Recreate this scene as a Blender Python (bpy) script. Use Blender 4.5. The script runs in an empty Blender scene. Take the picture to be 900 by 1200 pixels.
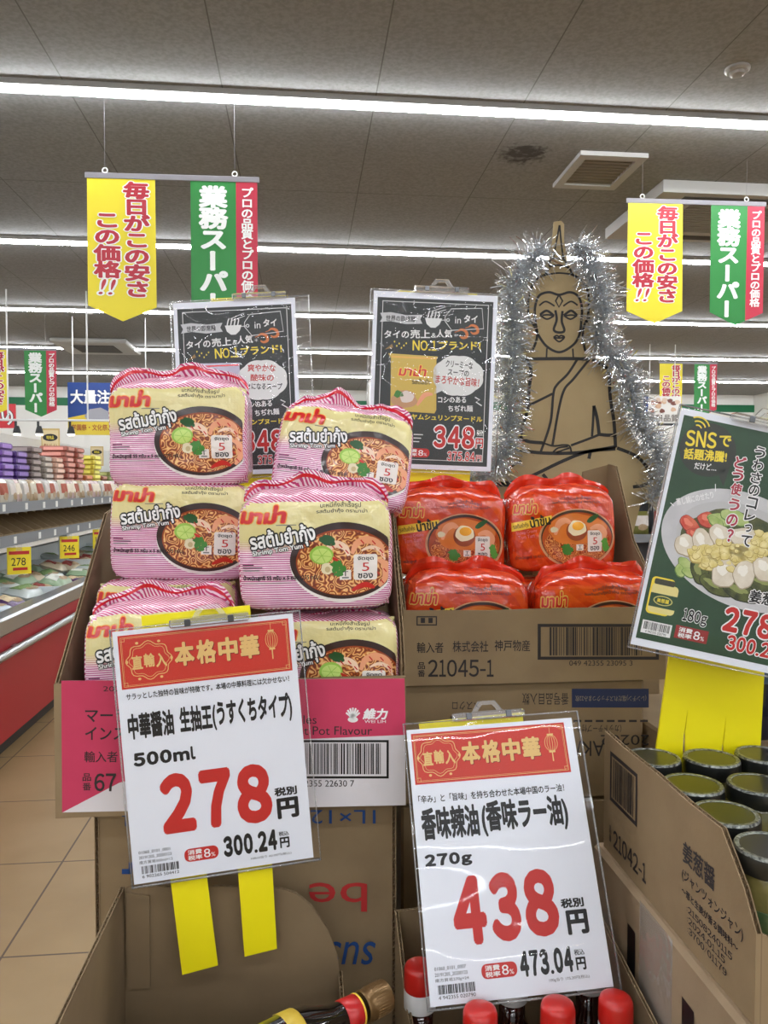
import bpy, math, random
from mathutils import Vector, Matrix, Euler, noise
from mathutils.geometry import tessellate_polygon
R = math.radians
rnd = random.Random(7)
sc = bpy.context.scene
COL = sc.collection

# ------------------------------------------------------------------ camera, world, exposure
FPX, EYE = 920.0, 1.41                       # focal length in pixels of the 900x1200 frame, eye height
YAW, PITCH = math.atan(95 / FPX), -math.atan(32 / FPX)
cam_d = bpy.data.cameras.new('camera')
cam_d.sensor_fit = 'VERTICAL'; cam_d.sensor_height = 24.0; cam_d.lens = 24.0 * FPX / 1200.0
cam_d.clip_start = 0.02; cam_d.clip_end = 100
cam = bpy.data.objects.new('camera', cam_d); COL.objects.link(cam)
cam.location = (0, 0, EYE); cam.rotation_euler = (math.pi / 2 + PITCH, 0, -YAW)
sc.camera = cam
sc.view_settings.view_transform = 'Standard'; sc.view_settings.look = 'None'
sc.view_settings.gamma = 1.0; sc.view_settings.use_curve_mapping = False
sc.view_settings.exposure = -0.04
sc.cycles.use_denoising = True
sc.cycles.max_bounces = 8; sc.cycles.transparent_max_bounces = 16
WORLD_LIGHT = 0.60
LIGHT_STRENGTH = 62.0
w = bpy.data.worlds.new('store_ambient'); sc.world = w; w.use_nodes = True
w.node_tree.nodes['Background'].inputs[0].default_value = (0.93, 0.97, 1.0, 1)
w.node_tree.nodes['Background'].inputs[1].default_value = WORLD_LIGHT

_fw = Vector((math.sin(YAW) * math.cos(PITCH), math.cos(YAW) * math.cos(PITCH), math.sin(PITCH)))
_rt = _fw.cross(Vector((0, 0, 1))).normalized(); _up = _rt.cross(_fw)
EYEV = Vector((0, 0, EYE))
def ray(x, y): return _fw + _rt * ((x - 450) / FPX) - _up * ((y - 600) / FPX)
def at(x, y, Y):                             # world point at room depth Y seen at pixel (x, y)
    r = ray(x, y); return EYEV + r * (Y / r.y)

# ------------------------------------------------------------------ materials
def lin(c):
    return tuple(((v / 255 / 12.92) if v / 255 <= .04045 else ((v / 255 + .055) / 1.055) ** 2.4) for v in c[:3]) + (1.0,)
_M = {}
def M(name, rgb=(200, 200, 200), rough=.6, metal=0.0, spec=.5, coat=0.0, emit=None, var=None, bump=None, bumpdist=.002):
    """var = (noise scale, second colour), bump = (noise scale, strength)"""
    if name in _M: return _M[name]
    m = bpy.data.materials.new(name); m.use_nodes = True
    nt = m.node_tree; b = nt.nodes['Principled BSDF']
    b.inputs['Base Color'].default_value = lin(rgb); b.inputs['Roughness'].default_value = rough
    b.inputs['Metallic'].default_value = metal; b.inputs['Specular IOR Level'].default_value = spec
    if coat:
        b.inputs['Coat Weight'].default_value = coat; b.inputs['Coat Roughness'].default_value = .08
    if emit:
        b.inputs['Emission Color'].default_value = lin(rgb); b.inputs['Emission Strength'].default_value = emit
    if var or bump:
        tc = nt.nodes.new('ShaderNodeTexCoord')
    if var:
        n = nt.nodes.new('ShaderNodeTexNoise'); n.inputs['Scale'].default_value = var[0]; n.inputs['Detail'].default_value = 5
        r = nt.nodes.new('ShaderNodeValToRGB'); r.color_ramp.elements[0].position = .35; r.color_ramp.elements[1].position = .68
        r.color_ramp.elements[0].color = lin(rgb); r.color_ramp.elements[1].color = lin(var[1])
        nt.links.new(tc.outputs['Object'], n.inputs['Vector']); nt.links.new(n.outputs['Fac'], r.inputs['Fac'])
        nt.links.new(r.outputs['Color'], b.inputs['Base Color'])
    if bump:
        n2 = nt.nodes.new('ShaderNodeTexNoise'); n2.inputs['Scale'].default_value = bump[0]; n2.inputs['Detail'].default_value = 3
        bp = nt.nodes.new('ShaderNodeBump'); bp.inputs['Strength'].default_value = bump[1]; bp.inputs['Distance'].default_value = bumpdist
        nt.links.new(tc.outputs['Object'], n2.inputs['Vector']); nt.links.new(n2.outputs['Fac'], bp.inputs['Height'])
        nt.links.new(bp.outputs['Normal'], b.inputs['Normal'])
        if coat: nt.links.new(bp.outputs['Normal'], b.inputs['Coat Normal'])
    _M[name] = m
    return m
def film(name, tint=(255, 255, 255), haze=.05, gloss=.10, rough=.05, bump=None, dist=.004):
    """clear plastic: mostly see-through, with a milky share and a glossy share"""
    if name in _M: return _M[name]
    m = bpy.data.materials.new(name); m.use_nodes = True
    nt = m.node_tree; nt.nodes.clear()
    out = nt.nodes.new('ShaderNodeOutputMaterial'); tr = nt.nodes.new('ShaderNodeBsdfTransparent')
    df = nt.nodes.new('ShaderNodeBsdfDiffuse'); df.inputs[0].default_value = lin(tint)
    gl = nt.nodes.new('ShaderNodeBsdfGlossy'); gl.inputs['Roughness'].default_value = rough
    lw = nt.nodes.new('ShaderNodeFresnel'); lw.inputs[0].default_value = 1.45
    mx = nt.nodes.new('ShaderNodeMixShader'); mx.inputs[0].default_value = haze
    m2 = nt.nodes.new('ShaderNodeMixShader')
    mul = nt.nodes.new('ShaderNodeMath'); mul.operation = 'MULTIPLY'; mul.inputs[1].default_value = gloss * 10
    nt.links.new(lw.outputs[0], mul.inputs[0]); nt.links.new(mul.outputs[0], m2.inputs[0])
    nt.links.new(tr.outputs[0], mx.inputs[1]); nt.links.new(df.outputs[0], mx.inputs[2])
    nt.links.new(mx.outputs[0], m2.inputs[1]); nt.links.new(gl.outputs[0], m2.inputs[2])
    nt.links.new(m2.outputs[0], out.inputs[0])
    if bump:
        tc = nt.nodes.new('ShaderNodeTexCoord'); n2 = nt.nodes.new('ShaderNodeTexNoise')
        n2.inputs['Scale'].default_value = bump[0]; n2.inputs['Detail'].default_value = 1
        bp = nt.nodes.new('ShaderNodeBump'); bp.inputs['Strength'].default_value = bump[1]; bp.inputs['Distance'].default_value = dist
        nt.links.new(tc.outputs['Object'], n2.inputs['Vector']); nt.links.new(n2.outputs['Fac'], bp.inputs['Height'])
        nt.links.new(bp.outputs['Normal'], gl.inputs['Normal'])
    _M[name] = m
    return m

# ------------------------------------------------------------------ mesh builder
class MB:
    def __init__(self): self.v = []; self.f = []; self.m = []; self.mats = []
    def mi(self, m):
        if m not in self.mats: self.mats.append(m)
        return self.mats.index(m)
    def add(self, vs, fs, m):
        o = len(self.v); k = self.mi(m)
        self.v += [tuple(p) for p in vs]
        for f in fs: self.f.append([i + o for i in f]); self.m.append(k)
        return self
    def box(self, x0, x1, y0, y1, z0, z1, m):
        return self.add([(x0, y0, z0), (x1, y0, z0), (x1, y1, z0), (x0, y1, z0), (x0, y0, z1), (x1, y0, z1), (x1, y1, z1), (x0, y1, z1)],
                 [(0, 3, 2, 1), (4, 5, 6, 7), (0, 1, 5, 4), (1, 2, 6, 5), (2, 3, 7, 6), (3, 0, 4, 7)], m)
    def bbox(self, x0, x1, y0, y1, z0, z1, m, b=.003):      # box with chamfered edges
        import itertools
        vs, idx = [], {}
        X, Y, Z = (x0, x1), (y0, y1), (z0, z1)
        for i, j, k in itertools.product((0, 1), repeat=3):
            sx, sy, sz = (1 - 2 * i), (1 - 2 * j), (1 - 2 * k)
            idx[i, j, k, 0] = len(vs); vs.append((X[i], Y[j] + sy * b, Z[k] + sz * b))
            idx[i, j, k, 1] = len(vs); vs.append((X[i] + sx * b, Y[j], Z[k] + sz * b))
            idx[i, j, k, 2] = len(vs); vs.append((X[i] + sx * b, Y[j] + sy * b, Z[k]))
        fs = []
        for i in (0, 1):
            q = [idx[i, 0, 0, 0], idx[i, 1, 0, 0], idx[i, 1, 1, 0], idx[i, 0, 1, 0]]; fs.append(q if i else q[::-1])
            q = [idx[0, i, 0, 1], idx[0, i, 1, 1], idx[1, i, 1, 1], idx[1, i, 0, 1]]; fs.append(q if i else q[::-1])
            q = [idx[0, 0, i, 2], idx[1, 0, i, 2], idx[1, 1, i, 2], idx[0, 1, i, 2]]; fs.append(q if i else q[::-1])
        for i in (0, 1):
            for j in (0, 1):
                fs.append([idx[i, j, 0, 0], idx[i, j, 1, 0], idx[i, j, 1, 1], idx[i, j, 0, 1]])
                fs.append([idx[i, 0, j, 0], idx[i, 1, j, 0], idx[i, 1, j, 2], idx[i, 0, j, 2]])
                fs.append([idx[0, i, j, 1], idx[1, i, j, 1], idx[1, i, j, 2], idx[0, i, j, 2]])
                for k in (0, 1): fs.append([idx[i, j, k, 0], idx[i, j, k, 1], idx[i, j, k, 2]])
        return self.add(vs, fs, m)
    def prism(self, poly, fn, t0, t1, m, holes=()):          # fn(a, b, t) -> xyz
        loops = [list(poly)] + [list(h) for h in holes]
        tris = tessellate_polygon([[Vector((p[0], p[1], 0)) for p in L] for L in loops])
        flat = [p for L in loops for p in L]; n = len(flat)
        fs = [tuple(t) for t in tris] + [tuple(i + n for i in reversed(t)) for t in tris]
        o = 0
        for L in loops:
            for i in range(len(L)):
                j = (i + 1) % len(L); fs.append((o + i, o + j, n + o + j, n + o + i))
            o += len(L)
        return self.add([fn(a, b, t0) for a, b in flat] + [fn(a, b, t1) for a, b in flat], fs, m)
    def tube(self, pts, r, m, n=8, cap=True):
        pts = [Vector(p) for p in pts]; vs, fs = [], []
        rr = r if isinstance(r, (list, tuple)) else [r] * len(pts)
        prev = None
        for i, p in enumerate(pts):
            d = (pts[min(i + 1, len(pts) - 1)] - pts[max(i - 1, 0)]).normalized()
            if prev is None:
                a = d.cross(Vector((0, 0, 1)))
                if a.length < .05: a = d.cross(Vector((1, 0, 0)))
            else: a = prev - d * prev.dot(d)
            a.normalize(); prev = a; b = d.cross(a)
            for k in range(n):
                t = 2 * math.pi * k / n; vs.append(p + (a * math.cos(t) + b * math.sin(t)) * rr[i])
        for i in range(len(pts) - 1):
            for k in range(n):
                k2 = (k + 1) % n; fs.append((i * n + k, i * n + k2, (i + 1) * n + k2, (i + 1) * n + k))
        if cap: fs += [tuple(range(n - 1, -1, -1)), tuple((len(pts) - 1) * n + k for k in range(n))]
        return self.add(vs, fs, m)
    def lathe(self, prof, m, n=28, fn=None, z0=None):         # prof: (r, z); fn maps local xyz
        vs, fs = [], []
        for r, z in prof:
            for k in range(n):
                t = 2 * math.pi * k / n; vs.append((r * math.cos(t), r * math.sin(t), z))
        for i in range(len(prof) - 1):
            for k in range(n):
                k2 = (k + 1) % n; fs.append((i * n + k, i * n + k2, (i + 1) * n + k2, (i + 1) * n + k))
        fs += [tuple(range(n - 1, -1, -1)), tuple((len(prof) - 1) * n + k for k in range(n))]
        if fn: vs = [fn(Vector(p)) for p in vs]
        return self.add(vs, fs, m)
    def build(self, name, parent=None, smooth=False, origin=None):
        me = bpy.data.meshes.new(name)
        o0 = Vector(origin) if origin is not None else Vector((0, 0, 0))
        me.from_pydata([tuple(Vector(p) - o0) for p in self.v], [], self.f)
        for m in self.mats: me.materials.append(m)
        me.polygons.foreach_set('material_index', self.m)
        if smooth: me.polygons.foreach_set('use_smooth', [True] * len(self.f))
        me.update()
        ob = bpy.data.objects.new(name, me); COL.objects.link(ob)
        if parent is not None: ob.parent = parent
        elif origin is not None: ob.location = o0
        return ob
def auto_smooth(ob, deg=35):
    me = ob.data
    me.polygons.foreach_set('use_smooth', [True] * len(me.polygons))
    me.set_sharp_from_angle(angle=R(deg)); return ob
def tag(o, label=None, cat=None, group=None, kind=None):
    if label: o['label'] = label
    if cat: o['category'] = cat
    if group: o['group'] = group
    if kind: o['kind'] = kind
    return o
def empty(name, loc, rot=(0, 0, 0), label=None, cat=None, group=None):
    o = bpy.data.objects.new(name, None); COL.objects.link(o)
    o.location = loc; o.rotation_euler = rot; o.empty_display_size = .05
    return tag(o, label, cat, group)
def copy_tree(o, parent=None):
    c = o.copy(); COL.objects.link(c)
    if parent is not None: c.parent = parent
    for ch in list(o.children): copy_tree(ch, c)
    return c

# ------------------------------------------------------------------ lettering
_G = {}
def glyphs(s, off=0.0, spacing=1.0):
    k = (s, off, spacing)
    if k in _G: return _G[k]
    c = bpy.data.curves.new('lettering', 'FONT'); c.body = s; c.size = 1; c.offset = off; c.space_character = spacing
    c.resolution_u = 3; c.fill_mode = 'NONE'
    o = bpy.data.objects.new('lettering', c); COL.objects.link(o)
    dg = bpy.context.evaluated_depsgraph_get(); ev = o.evaluated_get(dg); me = ev.to_mesh()
    adj = {}
    for e in me.edges:
        a, b = e.vertices; adj.setdefault(a, []).append(b); adj.setdefault(b, []).append(a)
    co = [v.co.copy() for v in me.vertices]; ev.to_mesh_clear()
    bpy.data.objects.remove(o); bpy.data.curves.remove(c)
    seen, loops = set(), []
    for st in range(len(co)):
        if st in seen or st not in adj: continue
        L = [st]; seen.add(st); cur = st
        while True:
            nx = [q for q in adj[cur] if q not in seen]
            if not nx: break
            cur = min(nx) if cur == st else nx[0]; seen.add(cur); L.append(cur)
        if len(L) >= 3:
            P = []
            for i in L:
                p = (co[i].x, co[i].y)
                if not P or (abs(p[0] - P[-1][0]) + abs(p[1] - P[-1][1])) > 1e-5: P.append(p)
            if len(P) >= 3: loops.append(P)
    def area(P): return sum(P[i - 1][0] * P[i][1] - P[i][0] * P[i - 1][1] for i in range(len(P))) / 2
    def inside(p, P):
        r = False
        for i in range(len(P)):
            (x1, y1), (x2, y2) = P[i - 1], P[i]
            if (y1 > p[1]) != (y2 > p[1]) and p[0] < (x2 - x1) * (p[1] - y1) / (y2 - y1) + x1: r = not r
        return r
    outs = []
    for P in sorted(loops, key=lambda P: -abs(area(P))):
        A = area(P); best = None
        for o_ in outs:
            if o_[1] * A < 0 and inside(P[0], o_[0]) and inside(P[len(P) // 2], o_[0]): best = o_
        if best: best[2].append(P)
        else: outs.append((P, A, []))
    vs, fs = [], []
    for P, A, H in outs:
        LL = [P] + H; b0 = len(vs)
        tr = tessellate_polygon([[Vector((p[0], p[1], 0)) for p in L] for L in LL])
        vs += [p for L in LL for p in L]; fs += [tuple(i + b0 for i in t) for t in tr]
    if not vs: vs = [(0, 0), (1, 1)]
    bb = (min(p[0] for p in vs), min(p[1] for p in vs), max(p[0] for p in vs), max(p[1] for p in vs))
    _G[k] = (vs, fs, bb)
    return _G[k]
REF = None
def shifts(d, n=8):
    if d <= 0: return [(0, 0)]
    ring = lambda q, m: [(q * math.cos(2 * math.pi * (k + .5) / m), q * math.sin(2 * math.pi * (k + .5) / m)) for k in range(m)]
    return [(0, 0)] + (ring(d * .5, 6) if d > .062 else []) + ring(d, n)
def catmull(P, n=6, closed=False):
    if len(P) < 3: return P
    out = []; N = len(P); rng = range(N) if closed else range(N - 1)
    for i in rng:
        if closed: p = [P[(i + k - 1) % N] for k in range(4)]
        else: p = [P[max(0, i - 1)], P[i], P[i + 1], P[min(N - 1, i + 2)]]
        for s in range(n):
            t = s / n
            out.append(tuple(.5 * (2 * p[1][a] + (p[2][a] - p[0][a]) * t + (2 * p[0][a] - 5 * p[1][a] + 4 * p[2][a] - p[3][a]) * t * t
                                   + (3 * p[1][a] - p[0][a] - 3 * p[2][a] + p[3][a]) * t ** 3) for a in (0, 1)))
    if not closed: out.append(tuple(P[-1]))
    return out
def fw(s):                                   # even-width figures and letters
    return ''.join(chr(ord(c) + 0xFEE0) if 33 <= ord(c) <= 126 else c for c in s)
class Sheet:
    """prints shapes on a surface: fn(x, y, height) -> xyz ; y runs down the sheet"""
    def __init__(self, fn, mb=None, lift=.0003, step=None, clip=None):
        self.fn = fn; self.mb = mb or MB(); self.lift = lift; self.step = step; self.clip = clip
    def tris(self, vs, fs, m, layer):
        if self.clip:
            x0, y0, x1, y1 = self.clip
            vs = [(min(max(x, x0), x1), min(max(y, y0), y1)) for x, y in vs]
        if self.step:
            st = [tuple(vs[i] for i in f) for f in fs]; vs, fs = [], []
            while st:
                t = st.pop(); L = [(t[i][0] - t[(i + 1) % 3][0]) ** 2 + (t[i][1] - t[(i + 1) % 3][1]) ** 2 for i in range(3)]
                i = L.index(max(L))
                if L[i] > self.step ** 2:
                    a, b, c = t[i], t[(i + 1) % 3], t[(i + 2) % 3]; q = ((a[0] + b[0]) / 2, (a[1] + b[1]) / 2)
                    st += [(a, q, c), (q, b, c)]
                else: fs.append((len(vs), len(vs) + 1, len(vs) + 2)); vs += t
        self.mb.add([self.fn(x, y, self.lift * layer) for x, y in vs], fs, m)
    def poly(self, P, m, layer=1, holes=()):
        LL = [list(P)] + [list(h) for h in holes]
        tr = tessellate_polygon([[Vector((p[0], p[1], 0)) for p in L] for L in LL])
        self.tris([p for L in LL for p in L], [tuple(t) for t in tr], m, layer)
    def rect(self, x0, y0, x1, y1, m, layer=1, r=0):
        if r: return self.poly(self.rr(x0, y0, x1, y1, r), m, layer)
        self.tris([(x0, y0), (x1, y0), (x1, y1), (x0, y1)], [(0, 1, 2), (0, 2, 3)], m, layer)
    @staticmethod
    def rr(x0, y0, x1, y1, r, n=5):
        out = []
        for cx, cy, a in ((x1 - r, y1 - r, 0), (x0 + r, y1 - r, 90), (x0 + r, y0 + r, 180), (x1 - r, y0 + r, 270)):
            for k in range(n + 1): t = R(a + 90 * k / n); out.append((cx + r * math.cos(t), cy + r * math.sin(t)))
        return out
    def frame(self, x0, y0, x1, y1, w_, m, layer=1):
        self.rect(x0, y0, x1, y0 + w_, m, layer); self.rect(x0, y1 - w_, x1, y1, m, layer)
        self.rect(x0, y0 + w_, x0 + w_, y1 - w_, m, layer); self.rect(x1 - w_, y0 + w_, x1, y1 - w_, m, layer)
    def ell(self, cx, cy, rx, ry, m, layer=1, n=40, rot=0, wob=0, seed=0):
        c, s = math.cos(R(rot)), math.sin(R(rot)); P = []; q = random.Random(seed)
        ph = [q.uniform(0, 6.28) for _ in range(3)]
        for k in range(n):
            t = 2 * math.pi * k / n; f = 1 + wob * (math.sin(3 * t + ph[0]) + .7 * math.sin(5 * t + ph[1]) + .5 * math.sin(8 * t + ph[2])) / 2
            x, y = rx * f * math.cos(t), ry * f * math.sin(t); P.append((cx + x * c - y * s, cy + x * s + y * c))
        self.poly(P, m, layer)
    def text(self, s, box, m, layer=2, bold=0, off=0, rot=0, shear=0, outline=None, spacing=1.0, rise=0):
        if outline:
            self._text(s, box, outline[0], layer, max(bold, 0) + outline[1], off, rot, shear, spacing, 12, rise, bold)
            if len(outline) > 2: self._text(s, (box[0] + outline[3][0], box[1] + outline[3][1], box[2] + outline[3][0], box[3] + outline[3][1]), outline[2], layer - .5, bold + outline[1], off, rot, shear, spacing, 12, rise)
            layer += 1
        self._text(s, box, m, layer, bold, off, rot, shear, spacing, 12 if bold > .035 else 8, rise, bold)
    def _text(self, s, box, m, layer, bold, off, rot, shear, spacing, n, rise, grow=0):
        vs, fs, bb = glyphs(s, off, spacing); x0, y0, x1, y1 = box
        if grow: bb = (bb[0] - grow, bb[1] - grow, bb[2] + grow, bb[3] + grow)
        sx = (x1 - x0) / max(bb[2] - bb[0], 1e-6); sy = (y1 - y0) / max(bb[3] - bb[1], 1e-6)
        cx, cy = (x0 + x1) / 2, (y0 + y1) / 2; c, sn = math.cos(R(rot)), math.sin(R(rot))
        mx, my = (bb[0] + bb[2]) / 2, (bb[1] + bb[3]) / 2
        for i, (dx, dy) in enumerate(shifts(bold, n)):
            P = []
            for x, y in vs:
                a = (x - mx + dx + shear * (y - my)) * sx; b = -(y - my + dy) * sy - rise * a
                P.append((cx + a * c + b * sn, cy - a * sn + b * c))
            self.tris(P, fs, m, layer + i * .05)
    def vtext(self, s, xc, y0, y1, width, m, layer=2, bold=0, outline=None, lean=0):
        n = len(s); h = (y1 - y0) / n
        rv, rf, rb = glyphs('国'); rw, rh = rb[2] - rb[0], rb[3] - rb[1]; rmx, rmy = (rb[0] + rb[2]) / 2, (rb[1] + rb[3]) / 2
        def go(mat, ly, d, nn):
            for i, ch in enumerate(s):
                vs, fs, bb = glyphs(ch); cy = y0 + (i + .5) * h; cx = xc + lean * (i + .5)
                if ord(ch) < 128 or ch in '‼':
                    mx, my, sw, sh = (bb[0] + bb[2]) / 2, (bb[1] + bb[3]) / 2, width * .75 / max(.3, bb[2] - bb[0]), h * .86 / max(.3, bb[3] - bb[1])
                else: mx, my, sw, sh = rmx, rmy, width / rw, h * .92 / rh
                for j_, (dx, dy) in enumerate(shifts(d, nn)):
                    if ch in 'ー〜()（）…': P = [(cx - (y - my + dy) * width / rw, cy + (x - mx + dx) * h * .92 / rh) for x, y in vs]
                    else: P = [(cx + (x - mx + dx) * sw, cy - (y - my + dy) * sh) for x, y in vs]
                    self.tris(P, fs, mat, ly + j_ * .05)
        if outline: go(outline[0], layer, bold + outline[1], 12); layer += 1
        go(m, layer, bold, 8)
    def stroke(self, P, width, m, layer=2, closed=False, smooth=True, taper=False):
        if smooth: P = catmull([tuple(p) for p in P], 6, closed)
        P = [Vector(p) for p in P]; n = len(P); vs, fs = [], []
        for i in range(n):
            a = P[(i - 1) % n] if (closed or i > 0) else P[i]; b = P[(i + 1) % n] if (closed or i < n - 1) else P[i]
            d = b - a
            d = d.normalized() if d.length > 1e-9 else Vector((1, 0))
            t = i / max(1, n - 1)
            w_ = width(t) if callable(width) else (width * (.35 + .65 * math.sin(math.pi * min(1, max(0, t)))) if taper else width)
            q = Vector((-d.y, d.x)) * w_ / 2; vs += [tuple(P[i] + q), tuple(P[i] - q)]
        for i in range(n if closed else n - 1):
            j = (i + 1) % n; fs += [(2 * i, 2 * i + 1, 2 * j + 1), (2 * i, 2 * j + 1, 2 * j)]
        self.tris(vs, fs, m, layer)
    def figures(self, s, box, m, layer=2, bold=0, outline=None, shear=0, spacing=None, rot=0):
        # each figure fitted to a cell of its own, points and dashes in narrow cells
        x0, y0, x1, y1 = box; H_ = y1 - y0; wd = {'.': .42, ':': .42, '-': .62, '/': .7, '1': .72, 'm': 1.35, 'l': .45}
        ws = [wd.get(c, 1.0) for c in s]; u = (x1 - x0) / sum(ws); x = x0; cx, cy = (x0 + x1) / 2, (y0 + y1) / 2; low = any(c in 'gmpq' for c in s)
        c_, s_ = math.cos(R(rot)), math.sin(R(rot)); dsc = H_ * (.16 if 'g' in s else 0)
        for c, w_ in zip(s, ws):
            g = u * .05; a, b = x + g, x + w_ * u - g; t, e = y0, y1 - dsc
            if c == '.': t = e - min(H_ * .19, (b - a) * 1.1)
            elif c == '-': t, e = y0 + H_ * .55, y0 + H_ * .66
            elif c == ':': t, e = y0 + H_ * .35, y0 + H_ * .9; a, b = a + (b - a) * .25, b - (b - a) * .25
            elif c in 'm': t = y0 + H_ * .27
            elif c == 'g': t, e = y0 + H_ * .24, y1
            mx, my = (a + b) / 2 - cx, (t + e) / 2 - cy; dx, dy = mx * c_ + my * s_, -mx * s_ + my * c_
            hw, hh = (b - a) / 2, (e - t) / 2
            self.text(fw(c), (cx + dx - hw, cy + dy - hh, cx + dx + hw, cy + dy + hh), m, layer, bold=bold * (0 if c in '.:-' else 1), outline=outline, shear=shear, rot=rot); x += w_ * u
    def barcode(self, x0, y0, x1, y1, m, layer=2, n=30, seed=1):
        q = random.Random(seed); ws = [q.choice((1, 1, 2, 3)) for _ in range(2 * n - 1)]; u = (x1 - x0) / sum(ws); x = x0
        for i, w_ in enumerate(ws):
            if i % 2 == 0: self.rect(x, y0, x + w_ * u, y1, m, layer)
            x += w_ * u

# ------------------------------------------------------------------ shared materials
INK = M('black_ink', (9, 9, 12), .45)
RED_INK = M('red_ink', (196, 34, 28), .45)
WHITE_INK = M('white_ink', (240, 240, 240), .45)
YEL_INK = M('yellow_ink', (238, 215, 60), .45)
PAPER = M('white_paper', (232, 236, 246), .4)
CARD = M('cardboard', (150, 128, 96), .85, var=(14, (140, 118, 88)), bump=(160, .12))
CARD_IN = M('cardboard_inside', (134, 113, 84), .9, var=(11, (124, 104, 77)), bump=(120, .1))
FLUTE = M('cardboard_flute', (120, 94, 68), .95)
CARD_INK = M('carton_print', (48, 42, 42), .7)
YPLAST = M('yellow_plastic_board', (246, 230, 20), .35, bump=(60, .05))
STEEL = M('steel_pad', (96, 98, 100), .3, metal=.8)
SLEEVE = film('clear_sleeve', haze=.006, gloss=.05, rough=.03, bump=(9, .5))
CLIPPL = film('clear_clip_plastic', haze=.14, gloss=.22, rough=.06)

# ================================================================== THE SETTING
X0, X1, YB, YF, ZC = -6.2, 9.5, -9.0, 15.8, 3.30
def seam_material(name, c1, c2, seam, px, ox, py, oy, sw, rough, spec, nscale, coat=0, stain=None):
    m = bpy.data.materials.new(name); m.use_nodes = True; nt = m.node_tree; b = nt.nodes['Principled BSDF']
    b.inputs['Roughness'].default_value = rough; b.inputs['Specular IOR Level'].default_value = spec
    if coat: b.inputs['Coat Weight'].default_value = coat; b.inputs['Coat Roughness'].default_value = .12
    N = nt.nodes.new; L = nt.links.new
    tc = N('ShaderNodeTexCoord'); sp = N('ShaderNodeSeparateXYZ'); L(tc.outputs['Object'], sp.inputs[0])
    def line(sock, period, off):
        a = N('ShaderNodeMath'); a.operation = 'SUBTRACT'; L(sock, a.inputs[0]); a.inputs[1].default_value = off
        d = N('ShaderNodeMath'); d.operation = 'PINGPONG'; L(a.outputs[0], d.inputs[0]); d.inputs[1].default_value = period / 2
        c = N('ShaderNodeMath'); c.operation = 'LESS_THAN'; L(d.outputs[0], c.inputs[0]); c.inputs[1].default_value = sw
        return c.outputs[0]
    mx = N('ShaderNodeMath'); mx.operation = 'MAXIMUM'; L(line(sp.outputs[0], px, ox), mx.inputs[0]); L(line(sp.outputs[1], py, oy), mx.inputs[1])
    n = N('ShaderNodeTexNoise'); n.inputs['Scale'].default_value = nscale; n.inputs['Detail'].default_value = 6; L(tc.outputs['Object'], n.inputs['Vector'])
    r = N('ShaderNodeValToRGB'); r.color_ramp.elements[0].position = .38; r.color_ramp.elements[1].position = .62
    r.color_ramp.elements[0].color = lin(c1); r.color_ramp.elements[1].color = lin(c2); L(n.outputs['Fac'], r.inputs['Fac'])
    mix = N('ShaderNodeMix'); mix.data_type = 'RGBA'; L(mx.outputs[0], mix.inputs['Factor']); L(r.outputs['Color'], mix.inputs['A'])
    mix.inputs['B'].default_value = lin(seam); last = mix.outputs['Result']
    if stain:
        v = N('ShaderNodeVectorMath'); v.operation = 'DISTANCE'; L(tc.outputs['Object'], v.inputs[0]); v.inputs[1].default_value = stain
        n3 = N('ShaderNodeTexNoise'); n3.inputs['Scale'].default_value = 28; n3.inputs['Detail'].default_value = 4; L(tc.outputs['Object'], n3.inputs['Vector'])
        k = N('ShaderNodeMapRange'); L(v.outputs['Value'], k.inputs[0]); k.inputs[1].default_value = .06; k.inputs[2].default_value = .26
        k.inputs[3].default_value = .45; k.inputs[4].default_value = -.3
        ad = N('ShaderNodeMath'); ad.operation = 'ADD'; L(k.outputs[0], ad.inputs[0]); L(n3.outputs['Fac'], ad.inputs[1])
        k2 = N('ShaderNodeMapRange'); L(ad.outputs[0], k2.inputs[0]); k2.inputs[1].default_value = .62; k2.inputs[2].default_value = .9; k2.inputs[4].default_value = .8
        m2 = N('ShaderNodeMix'); m2.data_type = 'RGBA'; L(k2.outputs[0], m2.inputs['Factor']); L(last, m2.inputs['A']); m2.inputs['B'].default_value = lin((52, 46, 42)); last = m2.outputs['Result']
    L(last, b.inputs['Base Color'])
    return m
m_floor = seam_material('beige_floor_tiles', (154, 128, 90), (145, 119, 81), (84, 66, 49), .6, -.9, .6, 3.0, .0035, .45, .3, 2.5, coat=.0)
m_ceil = seam_material('rockwool_ceiling', (132, 131, 129), (146, 145, 143), (104, 102, 99), .735, .36, 1.2, .35, .003, .9, .2, 55, stain=(1.26, 4.45, 3.30))
tag(MB().box(X0, X1, YB, YF, -.05, 0, m_floor).build('floor'), kind='structure')
tag(MB().box(X0, X1, YB, YF, ZC, ZC + .05, m_ceil).build('ceiling'), kind='structure')
WALL = M('white_wall_paint', (238, 236, 230), .6)
GREEN = M('green_wall_band', (14, 108, 66), .5)
tag(MB().box(X0, X1, YF, YF + .1, 0, ZC, WALL).build('wall_far'), kind='structure')
tag(MB().box(X0 - .1, X0, YB, YF, 0, ZC, WALL).build('wall_left'), kind='structure')
tag(MB().box(X1, X1 + .1, YB, YF, 0, ZC, WALL).build('wall_right'), kind='structure')
tag(MB().box(X0, X1, YF - .03, YF, 2.94, 3.09, GREEN).build('trim_1'), kind='structure')
tag(MB().box(1.2, 1.75, 14.2, 14.7, 0, ZC, WALL).build('column'), kind='structure')

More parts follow.
